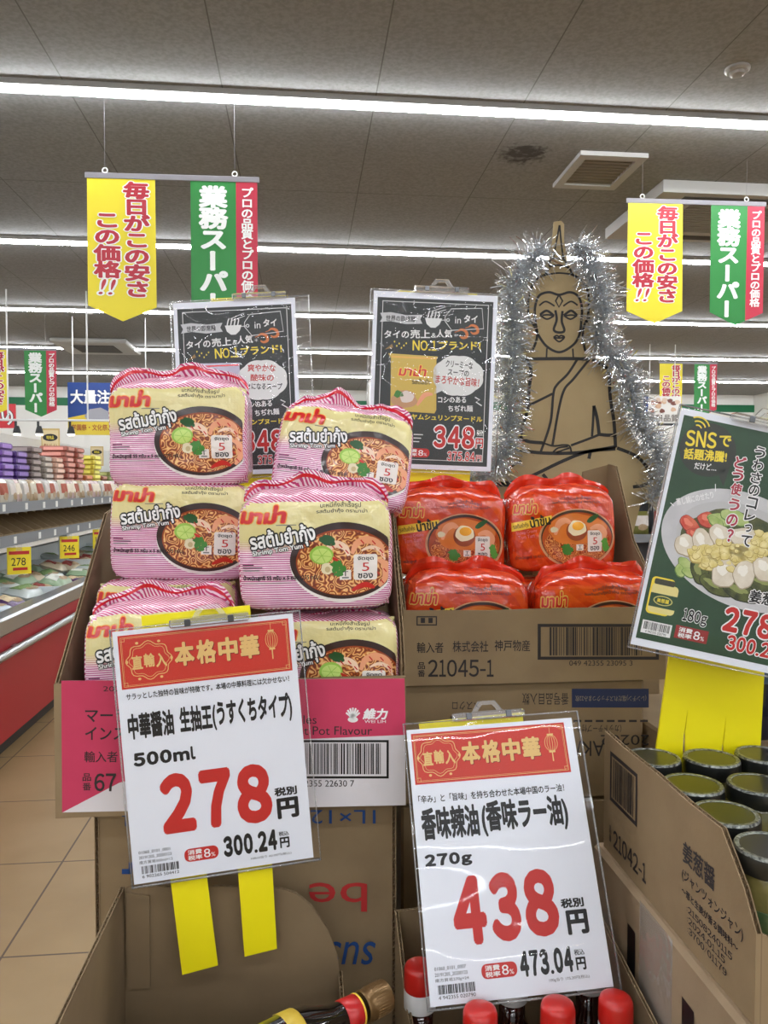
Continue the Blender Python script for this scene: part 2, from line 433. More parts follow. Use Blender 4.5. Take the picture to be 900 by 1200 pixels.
# ceiling light strips, running across the room
m_tube = M('lit_tube', (246, 250, 255), emit=LIGHT_STRENGTH)
m_house = M('lamp_housing', (150, 148, 144), .6)
order = ['farthest behind the viewer', 'third one back behind the viewer', 'second one back behind the viewer', 'just behind the viewer', 'above the display', 'nearest in view, across the top of the picture', 'second in view, behind the ceiling pennants',
         'third in view, level with the poster tops', 'fourth in view, far down the store', 'fifth in view, next to the far wall']
for k in range(-5, 5):
    y = 3.9 + 2.41 * k
    t = empty('ceiling_light', (0, y, ZC), label='white ceiling light strip, ' + order[k + 5], cat='light', group='ceiling light strips')
    MB().box(-6.1, 9.4, -.032, .032, -.028, 0, m_house).build('housing', t)
    MB().bbox(-6.05, 9.35, -.019, .019, -.05, -.028, m_tube, .006).build('tube', t)

# ------------------------------------------------------------------ things on the ceiling
AC = M('appliance_white', (176, 174, 170), .5); DARK = M('dark_grille', (70, 66, 62), .7)
t = empty('ceiling_vent', (1.77, 4.62, ZC), label='square white ceiling vent with a grey grille beside the dark stain', cat='vent')
fr = MB(); fr.prism([(-.2, -.25), (.2, -.25), (.2, .25), (-.2, .25)], lambda a, b, c: (a, b, c), -.025, 0, AC, holes=[[(-.15, -.19), (-.15, .19), (.15, .19), (.15, -.19)]]); fr.build('frame', t)
g = MB(); g.box(-.15, .15, -.19, .19, -.008, 0, M('vent_grey', (140, 134, 126), .7))
for i in range(9): g.box(-.15, .15, -.18 + i * .043, -.165 + i * .043, -.014, -.008, M('vent_grey'))
g.build('grille', t)
t = empty('air_conditioner', (2.85, 5.2, ZC), label='white ceiling cassette air conditioner behind the right pennants', cat='air conditioner')
b = MB(); b.prism([(-.62, -.47), (.62, -.47), (.62, .47), (-.62, .47)], lambda a, b_, c: (a, b_, c), -.075, 0, AC, holes=[[(-.34, -.26), (-.34, .26), (.34, .26), (.34, -.26)]]); b.build('body', t)
b = MB(); b.box(-.34, .34, -.26, .26, -.055, 0, DARK)
for i in range(12): b.box(-.34, .34, -.25 + i * .043, -.24 + i * .043, -.066, -.055, AC)
b.build('grille', t)
for s in (-1, 1): MB().box(-.45, .45, s * .37 - .04, s * .37 + .04, -.079, -.0751, DARK).build('air_slot', t)
t = empty('air_conditioner', (-2.75, 11.0, ZC), label='distant ceiling air conditioner above the far freezer', cat='air conditioner')
b = MB(); b.bbox(-.48, .48, -.48, .48, -.06, 0, AC, .015); b.build('body', t)
MB().box(-.27, .27, -.27, .27, -.068, -.06, DARK).build('grille', t)
def detector(x, y, lab):
    t = empty('smoke_detector', (x, y, ZC), label=lab, cat='smoke detector')
    MB().lathe([(.055, 0), (.055, -.01), (.045, -.018)], M('detector_grey', (150, 146, 140), .5)).build('base', t)
    MB().lathe([(.033, -.018), (.031, -.03), (.02, -.036)], M('detector_grey')).build('sensor', t)
detector(1.97, 3.45, 'round ceiling smoke detector near the top right corner')
detector(-2.3, 8.9, 'round ceiling detector behind the yellow pennant tip')

# ------------------------------------------------------------------ pennants hung from rails
PY, PG, PR = M('pennant_yellow', (226, 208, 30), .5), M('pennant_green', (26, 126, 48), .5), M('pennant_crimson', (188, 34, 62), .5)
PTXT, PWH = M('pennant_red_text', (176, 24, 44), .5), M('pennant_white_text', (236, 240, 236), .5)
RAIL = M('grey_rail', (128, 125, 130), .45)
def banner(loc, rz, lab, scale=1.0, rx=0, detail=True):
    t = empty('pennant_banner', loc, (0, 0, R(rz)), label=lab, cat='banner', group='pennants hung from the ceiling')
    k = scale; sag = lambda x, y: .012 * math.sin(x * 9 + loc[0]) * (y / .7)
    def pen(x0, x1, cols, name):
        mb = MB(); tip = .62 * k
        def fn(x, y, h): return (x, -h - .004 + sag(x, y), -.02 - y)
        sh = Sheet(fn, mb, lift=.0006, step=.06)
        for c0, c1, m in cols:
            xa, xb = x0 + (x1 - x0) * c0, x0 + (x1 - x0) * c1; xm = (x0 + x1) / 2
            y_at = lambda x: tip + .072 * k * (1 - abs(x - xm) / ((x1 - x0) / 2))
            P = [(xa, 0), (xb, 0), (xb, y_at(xb))] + ([(xm, y_at(xm))] if xa < xm < xb else []) + [(xa, y_at(xa))]
            sh.poly(P, m, 0); sh.poly(P, m, -2)
        return sh
    MB().bbox(-.01, .83 * k, -.006, .006, -.024, .004, RAIL, .002).build('rail', t)
    for x in (.085, .71):
        h = MB(); h.tube([(x * k + .012 * math.cos(a), 0, .016 + .012 * math.sin(a)) for a in [i * .524 for i in range(13)]], .003, PWH, 6)
        h.tube([(x * k, 0, .028), (x * k, 0, ZC - loc[2])], .0006, RAIL, 5); h.build('hanging_hook', t)
    s = pen(0, .325 * k, [(0, 1, PY)], 'yellow')
    s.vtext('毎日がこの安さ', .234 * k, .02 * k, .575 * k, .105 * k, PTXT, 2, .045, (PWH, .05))
    s.vtext('この価格', .094 * k, .165 * k, .485 * k, .105 * k, PTXT, 2, .045, (PWH, .05))
    s.text('!!', (.06 * k, .49 * k, .125 * k, .565 * k), PTXT, 2, off=.045, shear=.2, outline=(PWH, .06))
    s.mb.build('yellow_pennant', t)
    s = pen(.495 * k, .82 * k, [(0, .68, PG), (.68, 1, PR)], 'green')
    s.vtext('業務スーパー', .605 * k, .03 * k, .65 * k, .115 * k, PWH, 2, .05)
    s.vtext('プロの品質とプロの価格', .77 * k, .03 * k, .585 * k, .05 * k, PWH, 2, .03)
    s.mb.build('green_and_crimson_pennant', t)
p = at(102, 203, 4.0); banner(p, -1.6, 'yellow and green pennants on one rail hanging above the left poster')
p = at(736, 233, 4.42); banner(p, -1.5, 'yellow and green pennants on one rail hanging right of the buddha cutout')
p = at(-30, 407, 8.6); banner(p, 0, 'far green and yellow pennants at the left edge above the freezer shelf')
p = at(773, 424, 10.3); banner(p, 0, 'small far pennants seen over the corner of the salad poster')

# ------------------------------------------------------------------ left freezer aisle
FRED = M('freezer_red', (160, 16, 28), .5); FWH = M('freezer_white', (222, 228, 230), .35); CHROME = M('bumper_metal', (176, 178, 180), .28, metal=1)
KICK = M('freezer_kick_plate', (44, 38, 34), .6); FIN = M('freezer_inside', (226, 232, 234), .45)
FX, FY0, FY1 = -1.52, 2.4, 12.6
t = empty('chest_freezer', (FX, FY0, 0), label='long red open chest freezer with chrome bumper along the left aisle', cat='freezer')
L_ = FY1 - FY0
MB().box(-1.15, -.06, 0, L_, .0, .10, KICK).build('plinth', t)
MB().box(-.07, 0, 0, L_, .10, .64, FRED).build('front_panel', t)
MB().bbox(-.09, .02, 0, L_, .64, .735, CHROME, .012).build('rim', t)
b = MB(); b.tube([(.035, 0, .555), (.035, L_, .555)], .022, CHROME, 12)
for i in range(8): b.box(0, .03, .6 + i * 1.25, .66 + i * 1.25, .54, .57, CHROME)
b.build('bumper', t)
b = MB(); b.box(-1.15, -.09, 0, L_, .10, .52, FIN); b.box(-1.15, -1.08, 0, L_, .40, .80, FIN); b.build('tub', t)
for i in range(5): MB().box(-1.08, -.09, 1.2 + i * 2.05, 1.23 + i * 2.05, .40, .70, FWH).build('divider', t)

SHX = -2.02
t = empty('overhead_shelf', (SHX, FY0, 0), label='grey two-tier shelf with price rails standing over the freezer', cat='shelf')
SGR = M('shelf_grey', (96, 98, 102), .5, metal=.2); SRL = M('price_rail_grey', (120, 124, 130), .4)
MB().box(-.85, 0, 0, L_, 1.235, 1.262, SGR).build('shelf_board', t)
MB().box(-.85, 0, 0, L_, 1.0, 1.025, SGR).build('shelf_board', t)
for z in (1.215, .985): MB().box(0, .014, 0, L_, z, z + .075, SRL).build('price_rail', t)
for z, lab in ((1.215, 'u'), (.985, 'l')):
    y = 1.6
    while y < 8.2:
        MB().box(.014, .017, y, y + .05, z + .014, z + .062, M('tag_white', (235, 235, 232), .5)).build('price_tag', t); y += rnd.uniform(.3, .55)
for i in range(5): MB().box(-.33, -.25, 1.25 + i * 2.1, 1.34 + i * 2.1, .70, 1.0, FWH).build('post', t)
MB().box(-.86, -.84, 0, L_, .8, 1.9, M('shelf_back_white', (226, 226, 222), .5)).build('back_board', t)

# bags, cartons and stacks on the shelf over the freezer
def pillow(a, b_, c, m, name, seed=0, m2=None):
    """crumpled pouch: a along x, b along y, c along z, base at z = 0"""
    mb = MB(); n = 8; vs, fs = [], []
    for s in (-1, 1):
        o = len(vs)
        for i in range(n + 1):
            for j in range(n + 1):
                u, v = i / n * 2 - 1, j / n * 2 - 1
                d = max(0, (1 - u ** 4) * (1 - abs(v) ** 3)) ** .5
                q = noise.noise(Vector((u * 2 + seed, v * 2, s))) * .25
                vs.append((u * a / 2 * (1 - .06 * (1 - v * v)), s * b_ / 2 * d * (1 + q), c / 2 * (1 + v)))
        for i in range(n):
            for j in range(n):
                q = [o + i * (n + 1) + j, o + (i + 1) * (n + 1) + j, o + (i + 1) * (n + 1) + j + 1, o + i * (n + 1) + j + 1]
                fs.append(q if s < 0 else q[::-1])
    mb.add(vs, fs, m)
    if m2:
        def fn(x, y, h):
            u, v = x, 1 - 2 * y; d = max(0, (1 - u ** 4) * (1 - abs(v) ** 3)) ** .5
            q = noise.noise(Vector((u * 2 + seed, v * 2, -1))) * .25
            return (u * a / 2 * (1 - .06 * (1 - v * v)), -b_ / 2 * d * (1 + q) - .002 - h, c / 2 * (1 + v))
        s_ = Sheet(fn, mb, step=.25)
        s_.rect(-.8, .18, .8, .62, m2, 1); s_.ell(.1, .68, .55, .14, M('food_tan', (176, 150, 118)), 2, 16)
    ob = mb.build(name); ob.data.polygons.foreach_set('use_smooth', [True] * len(ob.data.polygons)); return ob
bagm = [(M('bag_clear_grey', (188, 184, 176), .25, coat=.5), M('bag_label_a', (214, 206, 200))), (M('bag_pink', (206, 180, 176), .25, coat=.5), M('bag_label_b', (236, 226, 208))),
        (M('bag_tan', (176, 152, 118), .25, coat=.5), M('bag_label_c', (206, 200, 180))), (M('bag_cream', (222, 214, 196), .25, coat=.5), M('bag_label_d', (170, 90, 70)))]
bagn = ['grey', 'pinkish', 'tan', 'cream']
protos = []
for i, (m, m2) in enumerate(bagm):
    protos.append(pillow(.138, .06, .19, m, 'snack_bag', i, m2))
cnt = 0; used = [False] * 4
y = 5.3
while y < 10.2:
    i = rnd.randrange(4)
    o = protos[i] if not used[i] else protos[i].copy()
    if used[i]: COL.objects.link(o)
    used[i] = True
    o.location = (SHX - .06 - rnd.uniform(0, .02), y, 1.263); o.rotation_euler = (R(rnd.uniform(-12, -4)), 0, R(84 + rnd.uniform(-6, 6)))
    tag(o, 'small glossy %s bag in the front row on the shelf over the freezer' % bagn[i], 'snack bag', 'bags along the front of the freezer shelf')
    y += .15
# stacks behind the bags: (y, colour, count, height each, words)
stk = [(6.24, (104, 66, 150), 9, .052, 'light purple'), (6.56, (84, 52, 132), 8, .052, 'purple'), (6.9, (104, 88, 84), 9, .052, 'brownish grey'), (7.22, (150, 140, 130), 8, .05, 'dull tan'), (7.54, (190, 150, 130), 8, .05, 'beige pink'),
       (7.88, (168, 98, 84), 10, .052, 'dusty pink'), (8.22, (158, 84, 70), 10, .052, 'red brown'), (8.55, (186, 104, 56), 5, .05, 'orange'), (8.87, (206, 190, 62), 9, .052, 'yellow'),
       (9.19, (140, 76, 46), 5, .05, 'brown'), (9.55, (150, 156, 84), 6, .05, 'olive green'), (9.9, (206, 206, 120), 5, .05, 'pale yellow green')]
for (y, c, n, h, wd) in stk:
    m = M('stack_' + wd.replace(' ', '_'), c, .4, coat=.3); m2 = M('stackband_' + wd.replace(' ', '_'), tuple(min(255, v + 60) for v in c), .4)
    first = None
    for k in range(n):
        if first is None:
            b = MB(); b.bbox(-.13, .13, -.13, .13, 0, h - .003, m, .012); b.box(.1301, .132, -.09, .09, .01, h - .013, m2); b.box(-.09, .09, -.132, -.1301, .01, h - .013, m2)
            o = first = b.build('noodle_block')
        else: o = first.copy(); COL.objects.link(o)
        o.location = (SHX - .34 + rnd.uniform(-.01, .01), y, 1.2625 + k * h); o.rotation_euler = (0, 0, R(rnd.uniform(-4, 4)))
        tag(o, '%s pack in the %s stack over the freezer' % (wd, wd), 'food pack', '%s packs stacked on the freezer shelf' % wd)
# open brown cartons tilted on the lower shelf
first = None; y = 5.0; i = 0
while y < 9.6:
    if first is None:
        b = MB(); P = [(-.26, 0), (0, 0), (0, .04), (-.26, .19)]
        for s in (0, .19): b.prism(P, lambda a, z, q: (a, q, z), s, s + .006, CARD)
        b.box(-.26, 0, .0, .196, 0, .006, CARD); b.box(-.26, -.254, 0, .196, 0, .19, CARD); b.box(-.006, 0, 0, .196, 0, .04, CARD)
        first = b.build('shelf_carton'); o = first
    else: o = first.copy(); COL.objects.link(o)
    o.location = (SHX - .02, y, 1.0255)
    tag(o, 'small open brown carton cut low at the front on the lower freezer shelf', 'carton', 'cartons on the lower freezer shelf'); y += .205
# frozen packs heaped in the freezer
fz = [((206, 214, 210), 'pale grey', (120, 150, 90)), ((92, 60, 110), 'purple', (222, 200, 160)), ((210, 196, 168), 'cream', (150, 60, 50)), ((150, 176, 140), 'green', (236, 238, 226)), ((188, 200, 214), 'bluish', (60, 80, 140))]
fp = []
for i, (c, n, l) in enumerate(fz): fp.append(pillow(.27, .09, .2, M('frozen_' + n.replace(' ', '_'), c, .3, coat=.4), 'frozen_food_bag', i + 10, M('frozenlabel_%d' % i, l)))
fu = [0] * 5
for iy in range(24):
    for ix in range(3):
        i = rnd.randrange(5); o = fp[i] if fu[i] == 0 else fp[i].copy()
        if fu[i]: COL.objects.link(o)
        fu[i] += 1
        o.location = (FX - .26 - ix * .31 + rnd.uniform(-.03, .03), 3.6 + iy * .33 + rnd.uniform(-.04, .04), .60 + rnd.uniform(0, .05))
        o.rotation_euler = (R(-78 + rnd.uniform(-8, 8)), R(rnd.uniform(-8, 8)), R(90 + rnd.uniform(-18, 18)))
        tag(o, '%s frozen food bag lying in the red chest freezer' % fz[i][1], 'frozen food', 'frozen bags in the chest freezer')
# yellow price cards hanging under the shelf, over the freezer
PCY = M('price_card_yellow', (246, 220, 40), .5)
for (px, py, Y, s) in ((28, 667, 5.75, '278'), (58, 637, 6.95, '246'), (102, 628, 8.0, '198')):
    if not s: continue
    q = at(px, py, Y)
    t = empty('price_card', (SHX + .03, Y, .97), (0, 0, R(28)), label={'278': 'largest yellow price card with 278 hanging over the freezer', '246': 'middle yellow price card hanging over the freezer', '198': 'farthest yellow price card hanging over the freezer, next to the pink carton'}[s], cat='price card')
    b = MB(); b.box(-.078, .078, -.002, .002, -.19, -.0, PCY); sh = Sheet(lambda x, y, h: (x * .6, -.0022 - h, -y * .68 + .0), b, lift=.0008)
    sh.text(s, (-.085, .11, .07, .19), INK, 1, off=.03); sh.rect(-.11, .04, .11, .075, RED_INK, 1); sh.rect(-.07, .21, .09, .24, RED_INK, 1); b.build('card', t)
    b = MB(); b.box(-.02, .02, -.003, .003, -.03, .02, CLIPPL); b.build('clip', t)
# hanging rail with spotlights above the shelf
BLK = M('black_fitting', (26, 26, 28), .5); PIPE = M('white_pipe', (214, 214, 212), .5)
t = empty('lighting_rail', (-4.2, 8.0, 2.04), label='thin white suspended rail above the freezer shelf', cat='lighting rail')
MB().tube([(0, 0, 0), (2.3, 0, 0)], .011, PIPE).build('rail', t)
for x in (.35, 1.35, 2.1): MB().tube([(x, 0, 0), (x, 0, ZC - 2.04)], .008, PIPE).build('hanger', t)
for i, (x, wd) in enumerate(((-2.78, 'leftmost spotlight, above the brownish packs'), (-2.57, 'middle spotlight, near the tan notice'), (-2.27, 'right spotlight, under the blue banner'))):
    t = empty('spotlight', (x, 8.0, 2.028), label='small black and white ' + wd, cat='spotlight', group='spotlights on the freezer rail')
    MB().tube([(0, 0, 0), (0, 0, -.05)], .012, BLK).build('stem', t)
    MB().lathe([(.02, 0), (.032, -.04), (.038, -.075)], BLK, 16, lambda p: (p.x + .01, p.y, p.z - .045)).build('head', t)
    MB().lathe([(.036, -.075), (.03, -.092)], M('spot_lens', (255, 250, 235), emit=3.0), 16, lambda p: (p.x + .01, p.y, p.z - .046)).build('lens', t)
# hanging signs near the far wall
BB = M('banner_blue', (28, 62, 132), .5)
p = at(79, 448, 9.2); k = 9.2 / FPX
t = empty('hanging_banner', p, label='blue and yellow hanging banner offering bulk orders, above the freezer shelf', cat='banner')
b = MB(); W_, H_ = 92 * k, 59 * k; b.box(0, W_, 0, .01, -H_, 0, BB); sh = Sheet(lambda x, y, h: (x * k, -.001 - h, -y * k), b, lift=.002)
sh.poly([(0, 40), (18, 36), (50, 34), (92, 36), (92, 59), (0, 59)], M('banner_yellow', (214, 190, 60)), 1)
sh.poly([(18, 38), (24, 30), (36, 28), (46, 33), (52, 40), (40, 44), (22, 43)], M('banner_grey_hill', (150, 150, 158)), 2)
sh.ell(60, 38, 12, 6, M('banner_grey_hill'), 2, 20, 0, .15, 3)
sh.text('大量注文承り', (3, 8, 88, 24), WHITE_INK, 3, bold=.03); sh.text('学園祭・文化祭、地域のお祭りに', (4, 47, 88, 54), M('banner_red_text', (150, 40, 40)), 3, bold=.01)
b.build('printed_sheet', t)
for x in (6, 86): MB().tube([(x * k, .005, 0), (x * k, .005, ZC - p.z)], .006, PIPE, 6).build('hanging_cord', t)
p = at(-16, 473, 10.5); k = 10.5 / FPX
t = empty('hanging_sign', p, label='small red hanging sign cut by the left picture edge', cat='sign')
b = MB(); b.box(0, 31 * k, 0, .02, -27 * k, 0, M('sign_red', (206, 30, 44), .4)); sh = Sheet(lambda x, y, h: (x * k, -.001 - h, -y * k), b, lift=.003)
sh.stroke([(17, 9), (18, 16), (21, 17), (24, 11)], 3.6, BLK, 1); sh.stroke([(24, 8), (27, 12), (27, 18), (23, 23)], 3.6, BLK, 1)
sh.stroke([(17, 9), (18, 16), (21, 17), (24, 11)], 2.2, WHITE_INK, 2); sh.stroke([(24, 8), (27, 12), (27, 18), (23, 23)], 2.2, WHITE_INK, 2)
b.build('sign_board', t); MB().tube([(15 * k, .01, 0), (15 * k, .01, ZC - p.z)], .006, PIPE, 6).build('hanging_cord', t)
def notice(px, py, w_, h_, Y, lab):
    p = at(px, py, Y); k = Y / FPX
    t = empty('notice_board', (p.x, p.y, p.z), label=lab, cat='notice')
    b = MB(); b.box(0, w_ * k, 0, .012, -h_ * k, 0, M('notice_tan', (206, 176, 116), .5)); sh = Sheet(lambda x, y, h: (x * k, -.001 - h, -y * k), b, lift=.002)
    sh.rect(w_ * .06, h_ * .06, w_ * .94, h_ * .94, M('notice_cream', (226, 206, 160)), 1); sh.ell(w_ / 2, h_ * .3, w_ * .4, h_ * .12, BLK, 2)
    sh.text('特売品', (w_ * .3, h_ * .24, w_ * .7, h_ * .36), YEL_INK, 3, bold=.02)
    for i in range(3): sh.text('おいしい', (w_ * .15, h_ * (.5 + .15 * i), w_ * .85, h_ * (.6 + .15 * i)), M('banner_red_text'), 2, bold=.02)
    b.build('printed_sheet', t)
    MB().box(w_ * k * .48, w_ * k * .52, .012, .02, -(p.z - 1.2625), -h_ * k * .5, PIPE).build('stand', t)
notice(48, 502, 20, 34, 9.0, 'tan notice with a black oval standing behind the packs on the freezer shelf')
notice(106, 523, 14, 22, 10.0, 'smaller tan notice behind the yellow stack on the freezer shelf')

# ------------------------------------------------------------------ right background: shelving and a food sign
p = at(754, 464, 10.2); k = 10.2 / FPX
t = empty('hanging_sign', p, label='white food photo sign hanging behind the tinsel, left of the salad poster', cat='sign')
b = MB(); b.box(0, 48 * k, 0, .02, -36 * k, 0, M('sign_white', (226, 222, 216), .5)); sh = Sheet(lambda x, y, h: (x * k, -.001 - h, -y * k), b, lift=.003)
sh.rect(0, 0, 6, 26, BB, 1)
for i in range(16): sh.ell(10 + rnd.uniform(0, 36), 4 + rnd.uniform(0, 16), 3.4, 2.6, M('signfood%d' % (i % 4), [(176, 120, 96), (206, 170, 140), (120, 70, 60), (214, 190, 168)][i % 4]), 2 + i * .1, 14, 0, .2, i)
sh.text('毎日品質', (6, 22, 44, 31), M('sign_grey_text', (120, 112, 104)), 4, bold=.01); sh.rect(18, 33, 48, 35.5, BLK, 2); b.build('sign_board', t)
for x in (8, 40): MB().tube([(x * k, .01, 0), (x * k, .01, ZC - p.z)], .006, PIPE, 6).build('hanging_cord', t)
t = empty('store_shelf', (2.2, 6.4, 0), label='dark grey store shelving seen between the tinsel and the salad poster', cat='shelf')
for z in (.15, .55, .95, 1.33): MB().box(-1.0, 3.2, 0, .45, z, z + .03, SGR).build('shelf_board', t)
for z in (.15, .55, .95, 1.33): MB().box(-1.0, 3.2, -.012, 0, z - .03, z + .04, SRL).build('price_rail', t)
MB().box(-1.0, 3.2, .45, .48, 0, 1.62, SGR).build('back_board', t)
for x in (-1.0, 1.1, 3.17): MB().box(x, x + .03, 0, .45, 0, 1.45, SGR).build('upright', t)
pr = None; words = [('olive', (120, 118, 60)), ('brown', (120, 82, 54)), ('dark red', (128, 40, 38)), ('cream', (206, 198, 176))]
for i, (wd, c) in enumerate(words):
    pb = pillow(.16, .08, .2, M('pouch_' + wd.replace(' ', '_'), c, .35, coat=.3), 'food_pouch', i + 30, bagm[i][1])
    for j in range(9):
        o = pb if j == 0 else pb.copy()
        if j: COL.objects.link(o)
        q = j * 4 + i; zz = (.98, 1.36)[q % 2]
        o.location = (1.3 + (q // 2) * .2, 6.52, zz + .0005)
        tag(o, '%s pouch on the shelving between the tinsel and the salad poster' % wd, 'pouch', 'pouches on the right shelving')
for x, wd in ((2.62, 'yellow price card on the shelving beside the tinsel, lower right of the buddha'),):
    t = empty('price_card', (x, 6.383, 1.28), label=wd, cat='price card')
    b = MB(); b.box(-.08, .12, -.004, 0, -.2, 0, PCY); sh = Sheet(lambda x_, y, h: (x_, -.0042 - h, -y), b, lift=.0008); sh.text('178', (-.05, .06, .09, .14), INK, 1, off=.03); b.build('card', t)

# ================================================================== THE DISPLAY: cartons
def corr(mb, poly, fn, T=.005, edges=(), liner=CARD, liner2=None):
    """corrugated board: two liners, a core set back from the edges, and open flutes along the given edges"""
    A = sum(poly[i - 1][0] * poly[i][1] - poly[i][0] * poly[i - 1][1] for i in range(len(poly))) / 2
    if A < 0: poly = poly[::-1]; n = len(poly); edges = [(n - 2 - e) % n for e in edges]
    n = len(poly); P = [Vector(p) for p in poly]; g = .0012
    mb.prism(poly, fn, 0, g, liner); mb.prism(poly, fn, T - g, T, liner2 or liner)
    N_ = []
    for i in range(n):
        d = (P[(i + 1) % n] - P[i]).normalized(); N_.append(Vector((-d.y, d.x)))
    ins = []
    for i in range(n):
        a, b = N_[i - 1], N_[i]; s = (a + b); s = s / max(.3, (1 + a.dot(b))); ins.append(tuple(P[i] + s * .004))
    mb.prism(ins, fn, g, T - g, FLUTE)
    for e in range(n):
        p, q = P[e], P[(e + 1) % n]; L = (q - p).length; nn = N_[e]
        if e in edges:
            k = max(2, int(L / .0042)); vs = []
            for i in range(k + 1):
                a = p + (q - p) * (i / k); t = g if i % 2 else T - g
                vs += [fn(a.x, a.y, t), fn(a.x + nn.x * .0042, a.y + nn.y * .0042, t)]
            mb.add(vs, [(2 * i, 2 * i + 1, 2 * i + 3, 2 * i + 2) for i in range(k)], CARD)
        else:
            mb.add([fn(p.x, p.y, g), fn(q.x, q.y, g), fn(q.x, q.y, T - g), fn(p.x, p.y, T - g)], [(0, 1, 2, 3)], liner)
def wallX(mb, X, prof, edges=(), T=.005, l1=CARD, l2=None): corr(mb, prof, lambda a, b, t: (X + t, a, b), T, edges, l1, l2)
def wallY(mb, Y, prof, edges=(), T=.005, l1=CARD, l2=None): corr(mb, prof, lambda a, b, t: (a, Y + t, b), T, edges, l1, l2)
def face(Y, mb, lift=.0003): return Sheet(lambda x, y, h: tuple(at(x, y, Y) - Vector((0, .0003 + h, 0))), mb, lift=lift)

PINK = M('carton_pink', (204, 58, 96), .55, var=(30, (198, 54, 91))); PWHITE = M('carton_white', (226, 222, 226), .55)
CBLUE = M('carton_blue_print', (30, 74, 140), .7); CRED = M('carton_red_print', (190, 44, 44), .7); CNAVY = M('carton_navy_band', (40, 50, 84), .6)
# low platform under the whole display (below the picture)
t = empty('display_platform', (.3, 1.1, 0), label='low grey platform under the stacked cartons, mostly below the picture', cat='platform')
MB().bbox(-.57, .75, -.6, .75, .1, .548, M('platform_grey', (120, 118, 116), .6), .006).build('body', t)
MB().box(-.53, .71, -.56, .71, 0, .1, KICK).build('plinth', t)

# pink carton with the pale noodle packs
o0 = Vector((-.087, 1.17, 1.001))
t = pink = empty('display_carton', o0, label='open pink and white printed carton holding the cream noodle packs', cat='carton')
YP = .985; XL, XR, YBK = -.303, .1296, 1.35
b = MB(); wallY(b, YP, [(XL, 1.001), (XR, 1.001), (XR, 1.166), (.05, 1.1665), (-.10, 1.165), (-.2, 1.1665), (XL, 1.167)], (1, 2, 3, 4, 5), l2=CARD_IN)
sh = face(YP, b)
sh.poly([(72, 797.5), (474, 795), (475.5, 943.5), (73, 952)], PWHITE, 0)
sh.poly([(72, 797.5), (474, 795), (475.5, 861), (356, 866), (140, 917), (73, 952)], PINK, 1)
sh.text('マーラー', (100, 831, 168, 846), CARD_INK, 2, bold=.015); sh.text('インスタント', (100, 851, 196, 867), CARD_INK, 2, bold=.015)
sh.text('輸入者', (99, 880, 138, 893), CARD_INK, 2, bold=.008); sh.text('品', (97, 906, 107, 915), CARD_INK, 2, bold=.01); sh.text('番', (97, 917, 107, 926), CARD_INK, 2, bold=.01)
sh.figures('67', (110, 906, 137, 927), CARD_INK, 2, bold=.02); sh.text('2021', (121, 804, 146, 810), CARD_INK, 2, off=.004)
sh.text('Noodles', (318, 838, 371, 848), CARD_INK, 2, off=.008); sh.text('Hot Pot Flavour', (338, 851, 436, 861), CARD_INK, 2, off=.012)
for i in range(7):
    a = R(200 + i * 23.3); sh.stroke([(413.5, 842), (413.5 + 8.5 * math.cos(a), 838 + 9 * math.sin(a))], 2.0, WHITE_INK, 2, smooth=False)
sh.ell(413.5, 843, 6, 3.4, WHITE_INK, 2, 20)
sh.text('維力', (426, 830, 454, 843), WHITE_INK, 2, bold=.04, shear=.2); sh.text('WEI LIH', (427, 843.5, 452, 847), WHITE_INK, 2, off=.01)
sh.frame(352, 867, 455.5, 912, 2.6, INK, 2); sh.barcode(358, 871, 446, 907, INK, 2, 44, 4); sh.text('0 49 42355 22630 7', (330, 914, 415, 921.5), CARD_INK, 2, off=.002)
b.build('front_panel', t, origin=o0)
b = MB(); wallX(b, XL, [(YP + .005, 1.001), (YBK, 1.001), (YBK, 1.38), (1.24, 1.366), (YP + .005, 1.168)], (2, 3), l1=CARD, l2=CARD_IN); b.build('side_panel', t, origin=o0)
b = MB(); wallX(b, XR - .005, [(YP + .005, 1.001), (YBK, 1.001), (YBK, 1.40), (1.135, 1.39), (1.10, 1.345), (1.012, 1.23), (YP + .005, 1.18)], (2, 3, 4, 5, 6), l1=CARD_IN, l2=CARD); b.build('side_panel', t, origin=o0)
b = MB(); wallY(b, YBK, [(XL, 1.001), (XR, 1.001), (XR, 1.36), (XL, 1.36)], (2,), l1=CARD_IN, l2=CARD); b.build('back_panel', t, origin=o0)
MB().box(XL + .005, XR - .005, YP + .005, YBK, 1.001, 1.1, CARD_IN).build('inner_tray', t, origin=o0)

# brown carton under it
o0 = Vector((-.07, 1.18, .55))
t = empty('brown_carton', o0, label='brown carton with upside-down blue and red lettering, under the pink carton', cat='carton')
X2L, X2R, Y2 = -.2665, .1215, 1.02
b = MB(); b.box(X2L + .006, X2R - .006, Y2 + .0012, 1.34, .55, .998, CARD); sh = face(Y2, b)
sh.text('1L×12', (364, 949, 440, 965), CBLUE, 2, off=.018, rot=180); sh.text('be', (362, 1034, 430, 1068), CRED, 2, off=.035, rot=180)
sh.text('sus', (384, 1103, 438, 1130), CBLUE, 2, off=.04, rot=180, shear=.25)
sh.text('1L', (143, 955, 152, 968), CBLUE, 2, off=.01, rot=180); sh.rect(143, 1018, 152, 1024, CBLUE, 2); sh.rect(151, 1010, 155, 1024, CBLUE, 2)
b.build('body', t, origin=o0)
for X in (X2L, X2R - .006):
    b = MB(); wallX(b, X, [(Y2, .55), (1.34, .55), (1.34, .998), (Y2, .998)], (0, 1, 2, 3), T=.006); b.build('side_panel', t, origin=o0)

